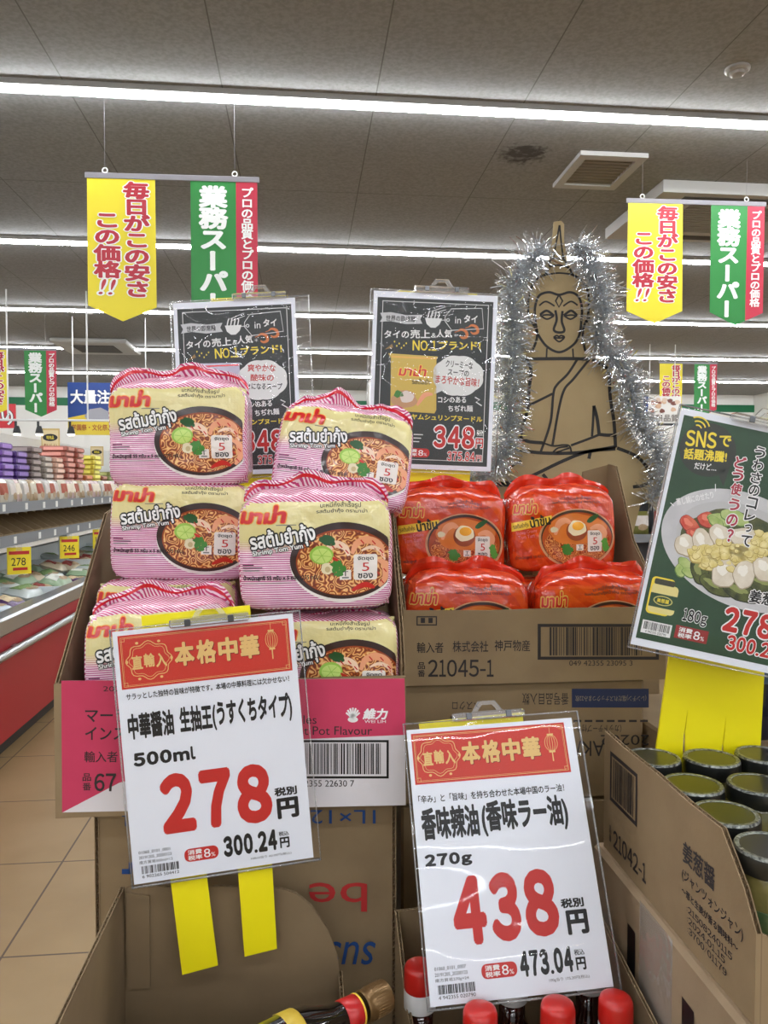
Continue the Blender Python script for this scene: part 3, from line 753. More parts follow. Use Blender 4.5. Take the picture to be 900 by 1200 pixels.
# right open carton with the red packs
o0 = Vector((.357, 1.29, 1.105))
t = redbox = empty('display_carton', o0, label='open brown carton printed 21045-1 holding the red noodle packs', cat='carton')
YR, RXL, RXR, RYB = 1.17, .15, .565, 1.40
b = MB(); wallY(b, YR, [(RXL, 1.105), (RXR, 1.105), (RXR, 1.219), (.40, 1.2195), (.28, 1.218), (RXL, 1.22)], (1, 2, 3, 4), l2=CARD_IN); sh = face(YR, b)
sh.text('輸入者', (488.5, 752.5, 519.5, 765), CARD_INK, 1, bold=.006); sh.text('株式会社', (530.5, 751, 572, 764), CARD_INK, 1, bold=.006); sh.text('神戸物産', (579.5, 750, 621, 763), CARD_INK, 1, bold=.006)
sh.text('品', (489.5, 776, 498, 784), CARD_INK, 1, bold=.01); sh.text('番', (489.5, 785, 498, 793), CARD_INK, 1, bold=.01); sh.figures('21045-1', (501, 773, 579, 793), CARD_INK, 1, bold=.012)
sh.frame(630, 731, 772, 773, 3.6, CARD_INK, 1); sh.barcode(644, 735, 752, 768, CARD_INK, 1, 46, 9); sh.text('049 42355 23095 3', (667, 774, 741, 780), CARD_INK, 1, off=.002)
sh.frame(488, 722, 512, 733, 1.4, CARD_INK, 1); sh.rect(493, 724, 498, 730, CARD_INK, 1); sh.rect(502, 724, 507, 730, CARD_INK, 1)
b.build('front_panel', t, origin=o0)
b = MB(); wallX(b, RXL, [(YR + .005, 1.105), (RYB, 1.105), (RYB, 1.40), (1.34, 1.385), (YR + .005, 1.222)], (2, 3), l1=CARD, l2=CARD_IN); b.build('side_panel', t, origin=o0)
b = MB(); wallX(b, RXR - .005, [(YR + .005, 1.105), (RYB, 1.105), (RYB, 1.448), (1.366, 1.443), (1.29, 1.315), (YR + .005, 1.222)], (2, 3, 4), l1=CARD_IN, l2=CARD); b.build('side_panel', t, origin=o0)
b = MB(); wallY(b, RYB, [(RXL, 1.105), (RXR, 1.105), (RXR, 1.448), (.512, 1.434), (.508, 1.24), (RXL, 1.24)], (2, 3, 4), l1=CARD_IN, l2=CARD); b.build('back_panel', t, origin=o0)
MB().box(RXL + .005, RXR - .005, YR + .005, RYB, 1.105, 1.115, CARD_IN).build('bottom_panel', t, origin=o0)
# closed cartons under it
o0 = Vector((.343, 1.3, .914)); t = empty('brown_carton', o0, label='brown carton with upside-down print and a navy band, under the 21045-1 carton', cat='carton')
Y3 = 1.185; b = MB(); b.bbox(.15, .537, Y3, 1.42, .914, 1.103, CARD, .004); sh = face(Y3, b)
sh.rect(670, 807, 760, 829, CNAVY, 1); sh.text('(レンチン)塩だれスナックつまみ22枚', (674, 814, 757, 822), M('navy_band_print', (150, 140, 120)), 2, rot=180)
sh.text('番号品目入数', (612, 812, 666, 826), CARD_INK, 1, rot=180); sh.text('メスクロ', (530, 822, 562, 832), CARD_INK, 1, rot=180)
for i in range(7): sh.rect(672 + i * 13, 843.5, 681 + i * 13, 846, CARD_INK, 1)
sh.text('（カットテープ付き', (676, 849, 728, 858), CARD_INK, 1, bold=.01, rot=180); sh.text('20202', (704, 861, 761, 873), CARD_INK, 1, off=.02, rot=180); sh.text('/AK/', (675, 868, 714, 886), CARD_INK, 1, off=.03, rot=180)
b.build('body', t, origin=o0)
o0 = Vector((.343, 1.3, .55)); t = empty('brown_carton', o0, label='plain brown carton at the bottom of the middle stack, behind the right bottle sign', cat='carton')
Y4 = 1.192; b = MB(); b.bbox(.15, .53, Y4, 1.42, .55, .911, CARD, .004); sh = face(Y4, b)
sh.rect(640, 970, 690, 992, M('carton_grey_label', (120, 104, 88)), 1); sh.text('要冷蔵', (650, 974, 684, 988), CARD_INK, 2); b.build('body', t, origin=o0)
o0 = Vector((.45, 1.6, .55)); t = empty('brown_carton', o0, label='tall brown carton behind the red packs, carrying the buddha cutout', cat='carton')
b = MB(); b.bbox(.2, .7, 1.47, 1.75, .55, 1.25, CARD, .004); b.box(.44, .47, 1.469, 1.7505, .56, 1.2503, M('carton_tape', (176, 150, 108), .35)); b.build('body', t, origin=o0)

# soy bottle carton, bottom left
o0 = Vector((-.085, .79, .55))
t = empty('display_carton', o0, label='open brown carton with a rounded back flap, at the bottom left under the 278 sign', cat='carton')
YS = .96
P = [(147, 1043), (154, 1037), (200, 1040), (262, 1039), (330, 1042), (347, 1047), (365, 1062), (384, 1089), (395, 1117), (399, 1150), (399, 1560), (147, 1560)]
P3 = [at(x, y, YS) for x, y in P]; b = MB(); wallY(b, YS, [(q.x, max(.55, q.z)) for q in P3], tuple(range(0, 10)), l1=CARD_IN)
b.build('back_panel', t, origin=o0)
b = MB(); q0, q1 = at(148, 1046, YS - .003), at(175, 1050, YS - .003); b.prism([(q0.x, .8), (q1.x, .8), (q1.x, q1.z), (q0.x, q0.z)], lambda a, z, c: (a, YS - .004 + c, z), 0, .003, CARD_IN); b.build('corner_flap', t, origin=o0)
b = MB(); wallX(b, -.222, [(.62, .55), (YS + .005, .55), (YS + .005, .922), (.80, .928), (.62, .934)], (2, 3), l1=CARD, l2=CARD_IN); b.build('side_panel', t, origin=o0)
b = MB(); wallX(b, .042, [(.62, .55), (YS + .005, .55), (YS + .005, .80), (.62, .79)], (2,), l1=CARD_IN, l2=CARD); b.build('side_panel', t, origin=o0)
b = MB(); wallY(b, .62, [(-.217, .55), (.042, .55), (.042, .74), (-.217, .74)], (2,)); b.build('front_panel', t, origin=o0)
MB().box(-.217, .042, .625, .84, .55, .795, CARD_IN).build('inner_tray', t, origin=o0)

# chilli oil carton, bottom middle
o0 = Vector((.248, .81, .55))
t = empty('display_carton', o0, label='open brown carton of red-capped bottles under the 438 sign', cat='carton')
b = MB(); wallX(b, .118, [(.62, .55), (1.0, .55), (1.0, .852), (.90, .80), (.62, .775)], (2, 3), l1=CARD, l2=CARD_IN); b.build('side_panel', t, origin=o0)
b = MB(); wallX(b, .372, [(.62, .55), (1.0, .55), (1.0, .872), (.92, .856), (.62, .80)], (2, 3), l1=CARD_IN, l2=CARD); b.build('side_panel', t, origin=o0)
b = MB(); wallY(b, 1.0, [(.118, .55), (.377, .55), (.377, .872), (.118, .852)], (2,), l1=CARD_IN); b.build('back_panel', t, origin=o0)
b = MB(); wallY(b, .62, [(.123, .55), (.372, .55), (.372, .72), (.123, .72)], (2,)); b.build('front_panel', t, origin=o0)
MB().box(.123, .372, .625, 1.0, .55, .556, CARD_IN).build('bottom_panel', t, origin=o0)

# jar carton, right, and the closed carton under it
o0 = Vector((.56, .815, .9312))
t = empty('display_carton', o0, label='open brown carton printed 21042-1 holding the green-lidded jars', cat='carton')
b = MB(); wallX(b, .395, [(.64, .9312), (.99, .9312), (.99, 1.0855), (.93, 1.0835), (.84, 1.0845), (.76, 1.082), (.70, 1.083), (.66, 1.045), (.64, 1.015)], (2, 3, 4, 5, 6, 7), T=.006, l2=CARD_IN)
sh = Sheet(lambda x, y, h: (.3947 - h, .985 - x / 1000, 1.085 - y / 1000), b)
sh.frame(16, 19, 99, 83, 5, CARD_INK, 1); sh.barcode(26, 26, 88, 76, CARD_INK, 1, 20, 3)
sh.text('品', (15.5, 116, 22, 126), CARD_INK, 1, bold=.01); sh.text('番', (15.5, 127, 22, 137), CARD_INK, 1, bold=.01); sh.figures('21042-1', (28, 116, 126, 139), CARD_INK, 1, bold=.02)
sh.text('姜葱醤', (212, 46, 276, 69), CARD_INK, 1, bold=.02); sh.text('(ジャンツォンジャン)', (211, 76, 326, 90), CARD_INK, 1, bold=.015); sh.text('〜葱と生姜が香る調味料〜', (211, 95.5, 318, 104), CARD_INK, 1, bold=.02)
sh.figures(':21508240115', (221, 110, 309, 117), CARD_INK, 1, bold=.012); sh.figures(':2024.01.15', (222, 120.5, 297, 127.5), CARD_INK, 1, bold=.012); sh.figures(':3700/01179', (223, 131, 300, 138), CARD_INK, 1, bold=.012)
b.build('side_panel', t, origin=o0)
b = MB(); wallX(b, .74, [(.64, .9312), (.99, .9312), (.99, 1.0855), (.70, 1.083), (.64, 1.015)], (2, 3), T=.006, l1=CARD_IN, l2=CARD); b.build('side_panel', t, origin=o0)
b = MB(); wallY(b, .64, [(.401, .9312), (.74, .9312), (.74, 1.0), (.43, 1.0), (.401, 1.014)], (2, 3), l2=CARD_IN); b.build('front_panel', t, origin=o0)
b = MB(); wallY(b, .985, [(.401, .9312), (.74, .9312), (.74, 1.05), (.401, 1.05)], (2,), l1=CARD_IN); b.build('back_panel', t, origin=o0)
MB().box(.401, .74, .645, .985, .9312, .936, CARD_IN).build('bottom_panel', t, origin=o0)
o0 = Vector((.57, .8, .55))
t = empty('brown_carton', o0, label='closed brown carton with clear tape and black bars, under the jar carton', cat='carton')
b = MB(); b.bbox(.386, .75, .56, 1.005, .55, .9308, M('cardboard_pale', (160, 138, 110), .8, var=(14, (150, 128, 101)), bump=(160, .12)), .005)
sh = Sheet(lambda x, y, h: (.3857 - h, 1.0 - x / 1000, .93 - y / 1000), b)
sh.rect(111, 45, 133, 240, INK, 1); sh.rect(247, 45, 272, 240, INK, 1); b.build('body', t, origin=o0)
b = MB(); b.box(.3848, .3856, .775, .855, .56, .9306, film('tape_clear', haze=.08, gloss=.03, rough=.15, bump=(60, .5))); b.build('tape', t, origin=o0)

# ================================================================== NOODLE PACKS
PA, PB, PC, PE = .0975, .0425, .0685, 8.0
def stripes(name, c1, c2, scale, axis, dist, rough=.22, coat=.6, extra=None):
    m = bpy.data.materials.new(name); m.use_nodes = True; nt = m.node_tree; b = nt.nodes['Principled BSDF']; N = nt.nodes.new; L = nt.links.new
    tc = N('ShaderNodeTexCoord'); wv = N('ShaderNodeTexWave'); wv.bands_direction = axis; wv.inputs['Scale'].default_value = scale
    wv.inputs['Distortion'].default_value = dist; wv.inputs['Detail Scale'].default_value = .6; L(tc.outputs['Object'], wv.inputs['Vector'])
    r = N('ShaderNodeValToRGB'); r.color_ramp.elements[0].color = lin(c1); r.color_ramp.elements[1].color = lin(c2); r.color_ramp.elements[0].position = .40; r.color_ramp.elements[1].position = .60
    L(wv.outputs['Fac'], r.inputs['Fac']); last = r.outputs['Color']
    if extra:                                  # printed upper colour, changing over between two heights
        cc, z0, z1 = extra; sp = N('ShaderNodeSeparateXYZ'); L(tc.outputs['Object'], sp.inputs[0])
        k = N('ShaderNodeMapRange'); k.inputs[1].default_value = z0; k.inputs[2].default_value = z1; L(sp.outputs[2], k.inputs[0])
        mx = N('ShaderNodeMix'); mx.data_type = 'RGBA'; L(k.outputs[0], mx.inputs['Factor']); L(last, mx.inputs['A']); mx.inputs['B'].default_value = lin(cc); last = mx.outputs['Result']
    L(last, b.inputs['Base Color']); b.inputs['Roughness'].default_value = rough; b.inputs['Coat Weight'].default_value = coat; b.inputs['Coat Roughness'].default_value = .1
    n2 = N('ShaderNodeTexNoise'); n2.inputs['Scale'].default_value = 34; n2.inputs['Detail'].default_value = 4; L(tc.outputs['Object'], n2.inputs['Vector'])
    bp = N('ShaderNodeBump'); bp.inputs['Strength'].default_value = .75; bp.inputs['Distance'].default_value = .005; L(n2.outputs['Fac'], bp.inputs['Height'])
    L(bp.outputs['Normal'], b.inputs['Coat Normal']); L(bp.outputs['Normal'], b.inputs['Normal'])
    return m
def noodle_mat(name, c1, c2, c3, scale=34):
    m = bpy.data.materials.new(name); m.use_nodes = True; nt = m.node_tree; b = nt.nodes['Principled BSDF']; N = nt.nodes.new; L = nt.links.new
    tc = N('ShaderNodeTexCoord'); n = N('ShaderNodeTexNoise'); n.inputs['Scale'].default_value = scale * 2.0; n.inputs['Detail'].default_value = 1; L(tc.outputs['Object'], n.inputs['Vector'])
    mu = N('ShaderNodeMath'); mu.operation = 'MULTIPLY'; mu.inputs[1].default_value = 9; L(n.outputs['Fac'], mu.inputs[0])
    fr = N('ShaderNodeMath'); fr.operation = 'PINGPONG'; fr.inputs[1].default_value = .5; L(mu.outputs[0], fr.inputs[0])
    r = N('ShaderNodeValToRGB'); e = r.color_ramp.elements; e[0].color = lin(c1); e[0].position = .1; e[1].color = lin(c3); e[1].position = .45
    q = e.new(.28); q.color = lin(c2); m2 = N('ShaderNodeMath'); m2.operation = 'MULTIPLY'; m2.inputs[1].default_value = 1.0
    L(fr.outputs[0], m2.inputs[0]); L(m2.outputs[0], r.inputs['Fac']); L(r.outputs['Color'], b.inputs['Base Color'])
    b.inputs['Roughness'].default_value = .3; b.inputs['Coat Weight'].default_value = .5; b.inputs['Coat Roughness'].default_value = .1
    return m
CREST = {8: .12, 9: .12, 17: .12}           # packs lying under others are pressed flat on top
def pack_deform(x, y, z, seed):
    wz = max(0, min(1, (z / PC - .45) / .55)); wz = wz * wz * (3 - 2 * wz)
    cr = .020 * CREST.get(seed, 1) * max(0, 1 - (y / (.97 * PB)) ** 2) * wz * max(0, 1 - abs(x / PA) ** 4)
    s = noise.noise(Vector((x * 22, z * 22, seed * 3.1))) * .0026 + noise.noise(Vector((x * 60 + 5, z * 60, seed * 1.7))) * .0010
    t = noise.noise(Vector((x * 30, y * 30 + 9, seed))) * .004 * wz
    return (x * (1 + .012 * math.sin(z * 40 + seed)), y + (-s if y < 0 else s), z + PC + cr + t)
def pack_front(u, v, h, seed):
    q = max(.0005, 1 - abs(u / PA) ** PE - abs(v / PC) ** PE); y = -PB * q ** (1 / PE)
    p = pack_deform(u, y, v, seed); return (p[0], p[1] - .0005 - h, p[2])
def pack_body(m, seed):
    n = 26; mb = MB()
    for ax in range(3):
        for s in (-1, 1):
            vs, fs = [], []
            for i in range(n + 1):
                for j in range(n + 1):
                    a, b_ = math.tan((i / n * 2 - 1) * .785) , math.tan((j / n * 2 - 1) * .785)
                    d = [0, 0, 0]; d[ax] = s; d[(ax + 1) % 3] = a; d[(ax + 2) % 3] = b_
                    k = (abs(d[0]) ** PE + abs(d[1]) ** PE + abs(d[2]) ** PE) ** (-1 / PE)
                    vs.append(pack_deform(PA * d[0] * k, PB * d[1] * k, PC * d[2] * k, seed))
            for i in range(n):
                for j in range(n):
                    q = [i * (n + 1) + j, (i + 1) * (n + 1) + j, (i + 1) * (n + 1) + j + 1, i * (n + 1) + j + 1]; fs.append(q if s > 0 else q[::-1])
            mb.add(vs, fs, m)
    return mb
def seam_ribbon(m1, m2, seed):
    """crimped seam lying over the top ridge, a band of solid colour along it"""
    mb = MB(); q = random.Random(seed); n = 40; rows = []
    for i in range(n + 1):
        x = PA * .97 * (i / n * 2 - 1); top = pack_deform(x, 0, PC * (1 - abs(x / PA) ** PE) ** (1 / PE) if abs(x) < PA else 0, seed)
        wv = CREST.get(seed, 1) * .004 * math.sin(i * .55 + seed) + .002 * math.sin(i * 1.3 + seed * 2)
        hgt = (.015 + .005 * math.sin(i * .33 + seed * 1.3)) * CREST.get(seed, 1)
        y = .010 * math.sin(i * .21 + seed)
        a, b_ = .40 + .12 * math.sin(i * .4 + seed), .66 + .12 * math.sin(i * .4 + seed)
        rows.append([(top[0], y, top[2] - .004), (top[0], y - .005 * a * 2 + wv, top[2] + hgt * a), (top[0], y - .005 + wv * 1.3, top[2] + hgt * b_), (top[0], y - .004 + wv * 1.6, top[2] + hgt)])
    vs = [p for r_ in rows for p in r_]
    for j, m in enumerate((m1, m2, m1)): mb.add(vs, [(4 * i + j, 4 * i + j + 1, 4 * i + j + 5, 4 * i + j + 4) for i in range(n)], m)
    return mb
WRAP_P = stripes('pink_striped_wrapper', (190, 54, 112), (240, 214, 226), 105, 'DIAGONAL', .4)
FRONT_P = stripes('cream_and_pink_front', (186, 84, 142), (240, 216, 228), 115, 'Z', .1, extra=((226, 214, 152), PC + .004, PC + .022))
WRAP_R = stripes('red_wrapper', (196, 50, 18), (214, 66, 26), 20, 'DIAGONAL', 4, rough=.18, coat=.8)
FRONT_R = stripes('red_front', (204, 56, 16), (216, 72, 24), 14, 'DIAGONAL', 4, rough=.2, coat=.8)
SEAMRED = M('seam_red', (206, 22, 40), .25, coat=.5); SEAMPINK = M('seam_pink', (232, 190, 208), .22, coat=.6)
SEAMOR = M('seam_orange_red', (216, 50, 24), .22, coat=.6)
NOOD = noodle_mat('noodles', (120, 44, 16), (206, 118, 54), (240, 196, 128)); NOODR = noodle_mat('noodles_in_creamy_soup', (140, 44, 14), (196, 92, 40), (222, 156, 90), 40)
BOWLD = M('bowl_dark_rim', (52, 30, 28), .3, coat=.4); BOWLIN = M('bowl_soup', (150, 62, 22), .3); RIMW = M('bowl_white_rim', (232, 226, 222), .3)
LIME = M('lime', (150, 196, 76), .35); LIMEC = M('lime_flesh', (196, 222, 120), .35); LEAF = M('leaf_dark_green', (34, 84, 40), .4); CORI = M('coriander', (62, 130, 48), .4)
MUSH = M('mushroom', (226, 214, 180), .4); SHR = M('shrimp_pink', (232, 160, 120), .35); SHRL = M('shrimp_pale', (240, 208, 182), .35); CHIL = M('chilli_red', (196, 34, 26), .3)
LOGOR = M('logo_red', (206, 24, 30), .3, coat=.5); LOGOY = M('logo_yellow', (246, 206, 70), .3); GOLD = M('logo_gold', (226, 178, 84), .3)
STICK = M('sticker_white', (236, 228, 222), .35); TGREY = M('badge_grey', (120, 118, 116), .4)
def sticker(root, fn, x0, y0, x1, y1, tx, ty):
    s = Sheet(fn, lift=.0003, step=30); s.rect(x0, y0, x1, y1, STICK, 4, r=(x1 - x0) * .1); W_ = x1 - x0; H_ = y1 - y0
    s.text('จัดชุด', (x0 + W_ * .16, y0 + H_ * .07, x1 - W_ * .16, y0 + H_ * .27), INK, 5, bold=.02)
    s.text('5', (x0 + W_ * .36, y0 + H_ * .33, x1 - W_ * .34, y0 + H_ * .66), RED_INK, 5, off=.03)
    s.text('ซอง', (x0 + W_ * .18, y0 + H_ * .74, x1 - W_ * .18, y0 + H_ * .94), INK, 5, bold=.02)
    s.mb.build('count_sticker', root)
    s = Sheet(fn, lift=.0003, step=30); q = (x1 - x0) * .48; s.rect(tx, ty, tx + q, ty + q * .92, STICK, 4)
    s.text('T', (tx + q * .25, ty + q * .12, tx + q * .75, ty + q * .58), INK, 5, off=.03); s.rect(tx + q * .2, ty + q * .66, tx + q * .8, ty + q * .8, TGREY, 5); s.mb.build('symbol_badge', root)
def make_pink(seed):
    t = empty('noodle_pack', (0, 0, 0))
    mb = pack_body(WRAP_P, seed); w_ = mb.build('wrapper', t, smooth=True)
    def fn(x, y, h): return pack_front((x - 357) / 665 * .189, -(y - 838) / 485 * .130, h, seed)
    s = Sheet(fn, lift=.0003, step=16); x0, y0, x1, y1 = 27, 596, 687, 1080
    n = 44; vs = [(x0 + (x1 - x0) * i / n, y0 + (y1 - y0) * j / n) for j in range(n + 1) for i in range(n + 1)]
    s.mb.add([fn(x, y, 0) for x, y in vs], [(j * (n + 1) + i, j * (n + 1) + i + 1, (j + 1) * (n + 1) + i + 1, (j + 1) * (n + 1) + i) for j in range(n) for i in range(n)], FRONT_P)
    s.text('บะหมี่กึ่งสำเร็จรูป', (385, 596, 565, 618), INK, 1, bold=.012); s.text('รสต้มยำกุ้ง ตรามาม่า', (367, 618, 592, 640), INK, 1, bold=.012)
    s.text('รสต้มยำกุ้ง', (76, 700, 362, 805), WHITE_INK, 3, bold=.03, rot=9, outline=(INK, .085)); s.text('Shrimp Tom Yum', (86, 792, 308, 822), WHITE_INK, 3, bold=.022, rot=9, outline=(INK, .09))
    for i in range(3): s.rect(40, 872 + i * 13, 90 + (i * 37) % 50, 876 + i * 13, INK, 1)
    s.text('น้ำหนักสุทธิ 55 กรัม x 5 ซอง (275 กรัม)', (40, 922, 380, 952), INK, 3, bold=.03); s.rect(42, 958, 250, 961, TGREY, 1); s.rect(190, 688, 278, 692, TGREY, 1)
    f_ = s.mb.build('front_print', w_)
    s = Sheet(fn, lift=.0003, step=16); s.text('มาม่า', (38, 604, 236, 682), LOGOR, 2, bold=.055, shear=.15, outline=(M('logo_orange', (236, 150, 40), .3), .045)); s.mb.build('logo', w_)
    s = Sheet(fn, lift=.0002, step=14, clip=(27, 596, 680, 1076))
    s.ell(484, 870, 236, 186, RIMW, 1, 60); s.ell(484, 860, 236, 180, BOWLD, 2, 60); s.ell(486, 868, 212, 156, BOWLIN, 3, 60); s.ell(486, 870, 205, 150, NOOD, 4, 60)
    s.mb.build('noodle_bowl_picture', w_)
    s = Sheet(fn, lift=.0002, step=14, clip=(27, 596, 680, 1076))
    for P, m, w1 in (([(430, 850), (420, 800), (450, 782), (490, 800), (505, 838)], SHRL, 34), ([(520, 830), (540, 782), (590, 765), (640, 790), (655, 850)], SHR, 36), ([(560, 815), (600, 800), (640, 815), (664, 860)], SHRL, 18), ([(632, 860), (662, 880), (668, 940), (640, 985)], SHR, 32)):
        s.stroke(P, w1, m, 5, taper=True)
        for k in range(1, 4):
            a, c = P[k % len(P)], P[(k + 1) % len(P)]; s.stroke([((a[0] + c[0]) / 2 - w1 * .2, (a[1] + c[1]) / 2 - w1 * .25), ((a[0] + c[0]) / 2 + w1 * .2, (a[1] + c[1]) / 2 + w1 * .25)], w1 * .16, CHIL, 6, smooth=False)
    s.mb.build('shrimp_picture', w_)
    s = Sheet(fn, lift=.0002, step=14)
    s.ell(386, 832, 52, 44, LIME, 6, 30); s.ell(388, 835, 43, 35, LIMEC, 6.5, 30)
    for k in range(6): a = R(k * 60 + 10); s.stroke([(388, 835), (388 + 40 * math.cos(a), 835 + 33 * math.sin(a))], 3, LIME, 7 + .05 * k, smooth=False)
    s.mb.build('lime_picture', w_); s = Sheet(fn, lift=.0002, step=14)
    s.ell(414, 764, 36, 24, LEAF, 6, 24, 20, .15, 2); s.mb.build('leaf_picture', w_); s = Sheet(fn, lift=.0002, step=14); s.ell(412, 896, 30, 27, MUSH, 6.5, 24, 0, .1, 4); s.ell(412, 900, 12, 14, M('mushroom_shade', (196, 176, 130)), 7, 20)
    s.mb.build('mushroom_picture', w_); s = Sheet(fn, lift=.0002, step=14)
    for k in range(5): s.ell(446 + 16 * (k % 3), 876 + 22 * (k // 2), 20, 15, CORI, 7 + .1 * k, 14, k * 40, .35, k)
    s.mb.build('coriander_picture', w_); s = Sheet(fn, lift=.0002, step=14)
    s.stroke([(424, 838), (450, 856), (478, 872)], 13, CHIL, 6, taper=True); s.mb.build('chilli_picture', w_); s = Sheet(fn, lift=.0002, step=14); s.stroke([(520, 1000), (575, 975), (620, 990)], 26, CHIL, 5, taper=True)
    s.mb.build('chilli_picture', w_)
    sticker(w_, fn, 526, 832, 630, 952, 465, 904)
    seam_ribbon(WRAP_P, SEAMRED, seed).build('top_seam', t, smooth=True)
    return t
def make_red(seed):
    t = empty('noodle_pack', (0, 0, 0))
    mb = pack_body(WRAP_R, seed); w_ = mb.build('wrapper', t, smooth=True)
    def fn(x, y, h): return pack_front((x - 597) / 385 * .189, -(y - 252) / 287 * .130, h, seed)
    s = Sheet(fn, lift=.0003, step=10); x0, y0, x1, y1 = 406, 110, 788, 394
    n = 40; vs = [(x0 + (x1 - x0) * i / n, y0 + (y1 - y0) * j / n) for j in range(n + 1) for i in range(n + 1)]
    s.mb.add([fn(x, y, 0) for x, y in vs], [(j * (n + 1) + i, j * (n + 1) + i + 1, (j + 1) * (n + 1) + i + 1, (j + 1) * (n + 1) + i) for j in range(n) for i in range(n)], FRONT_R)
    dk = M('dark_red_print', (70, 16, 10), .4)
    s.text('บะหมี่กึ่งสำเร็จรูป', (580, 114, 700, 128), dk, 1, bold=.012); s.text('รสต้มยำกุ้งน้ำข้น ตรามาม่า', (552, 128, 730, 142), dk, 1, bold=.012)
    s.poly([(404, 210), (548, 184), (548, 216), (404, 244)], LOGOY, 1); s.text('รสต้มยำกุ้ง', (408, 211, 462, 235), dk, 2, bold=.01, rot=10); s.text('น้ำข้น', (466, 182, 542, 226), INK, 3, bold=.03, rot=9)
    s.text('Shrimp Creamy', (418, 240, 494, 256), M('pink_print', (226, 120, 130)), 2, off=.01, rot=9); s.text('Tom Yum', (424, 257, 484, 272), M('pink_print'), 2, off=.01, rot=9)
    s.text('น้ำหนักสุทธิ 55 กรัม x 5 ซอง', (412, 336, 560, 352), dk, 2, bold=.012, rot=3)
    s.mb.build('front_print', w_)
    s = Sheet(fn, lift=.0003, step=10); s.text('มาม่า', (412, 124, 494, 176), LOGOR, 2, bold=.03, shear=.15, outline=(GOLD, .075)); s.mb.build('logo', w_)
    s = Sheet(fn, lift=.0002, step=9, clip=(406, 110, 785, 390))
    s.ell(642, 276, 142, 116, M('bowl_tan_rim', (206, 150, 110), .3), 1, 60); s.ell(642, 274, 134, 110, BOWLD, 2, 60); s.ell(642, 278, 130, 104, M('creamy_soup', (176, 70, 24), .3), 3, 60); s.ell(642, 300, 122, 80, NOODR, 4, 50)
    s.ell(642, 240, 108, 60, M('creamy_soup_light', (214, 120, 50), .3), 5, 40, 0, .06, 3); s.mb.build('noodle_bowl_picture', w_)
    s = Sheet(fn, lift=.0002, step=9, clip=(406, 110, 785, 390))
    s.ell(640, 246, 40, 40, M('egg_cup', (150, 70, 40), .3), 6, 28); s.ell(641, 236, 34, 30, M('egg_white', (244, 232, 196), .3), 7, 28, 0, .08, 1); s.ell(644, 228, 22, 17, M('egg_yolk', (244, 176, 52), .25), 8, 24)
    s.stroke([(560, 260), (572, 220), (596, 205), (618, 216)], 26, SHR, 6, taper=True); s.stroke([(690, 240), (720, 232), (742, 256), (738, 286)], 24, SHR, 6, taper=True)
    s.mb.build('egg_and_shrimp_picture', w_)
    s = Sheet(fn, lift=.0002, step=9, clip=(406, 110, 785, 390))
    for k in range(5): s.ell(596 + 10 * (k % 3), 308 + 12 * (k // 2), 13, 10, CORI, 7 + .1 * k, 14, k * 40, .35, k)
    s.mb.build('coriander_picture', w_); s = Sheet(fn, lift=.0002, step=9, clip=(406, 110, 785, 390))
    for k in range(3): s.ell(744 + 3 * k, 290 + 14 * k, 12, 13, M('lime_leaf', (84, 150, 50)), 7 + .1 * k, 14, k * 30, .25, k)
    s.mb.build('lime_leaf_picture', w_); s = Sheet(fn, lift=.0002, step=9, clip=(406, 110, 785, 390))
    s.ell(700, 200, 26, 10, LEAF, 7, 18, -35, .1, 3); s.mb.build('leaf_picture', w_); s = Sheet(fn, lift=.0002, step=9); s.ell(556, 240, 14, 11, MUSH, 7, 18, 0, .1, 3)
    s.mb.build('mushroom_picture', w_)
    sticker(w_, fn, 680, 246, 734, 330, 638, 300)
    seam_ribbon(SEAMOR, SEAMOR, seed).build('top_seam', t, smooth=True)
    return t
def put(o, px, py, Y, rx, ry, rz, label, group, scale=1.0):
    """stand a pack so that the middle of its face is at that point"""
    E_ = Euler((R(rx), R(ry), R(rz)), 'XYZ'); o.rotation_euler = E_; o.scale = (scale,) * 3
    o.location = at(px, py, Y) - E_.to_matrix() @ (Vector((0, -PB, PC)) * scale)
    tag(o, label, 'noodle pack', group)
pk = [make_pink(1), make_pink(2), make_pink(5), make_pink(8)]
G1 = 'cream and pink noodle packs in the pink carton'
put(pk[0], 369, 652, .985, 0, -1.0, -4, 'frontmost cream and pink noodle pack, face fully shown, topping the right column', G1)
put(pk[1], 403, 535, 1.115, -14, 8, -3, 'cream and pink noodle pack tilted back at the top right of the pink carton', G1)
put(pk[2], 207, 512, 1.12, 0, -.8, -3, 'highest cream and pink noodle pack of the left column', G1)
put(pk[3], 210, 624, 1.12, 0, 1.2, -2, 'middle cream and pink noodle pack of the left column', G1)
put(copy_tree(pk[1]), 190, 781, 1.0, -6, -2, 3, 'lowest cream and pink noodle pack on the left, partly behind the 278 sign', G1, .98)
put(copy_tree(pk[3]), 380, 788, 1.0, 0, 0, -1, 'cream and pink noodle pack under the frontmost one, behind the carton lip', G1)
put(copy_tree(pk[3]), 195, 741, 1.105, 0, 0, 2, 'cream and pink noodle pack hidden behind the lowest left one', G1)
put(copy_tree(pk[3]), 375, 660, 1.085, 0, 0, 0, 'cream and pink noodle pack squeezed behind the front one, under the tilted one', G1)
rk = [make_red(11), make_red(14), make_red(17)]
G2 = 'red noodle packs in the brown carton'
put(rk[0], 530, 630, 1.30, 0, 1, 0, 'upper left red noodle pack, partly behind the pink carton', G2, .97)
put(rk[1], 662, 624, 1.295, -2, -1, 2, 'upper right red noodle pack beside the cardboard side flap', G2, .96)
put(copy_tree(rk[1]), 549, 735, 1.19, 0, 2, 0, 'lower left red noodle pack behind the lip printed 21045-1', G2)
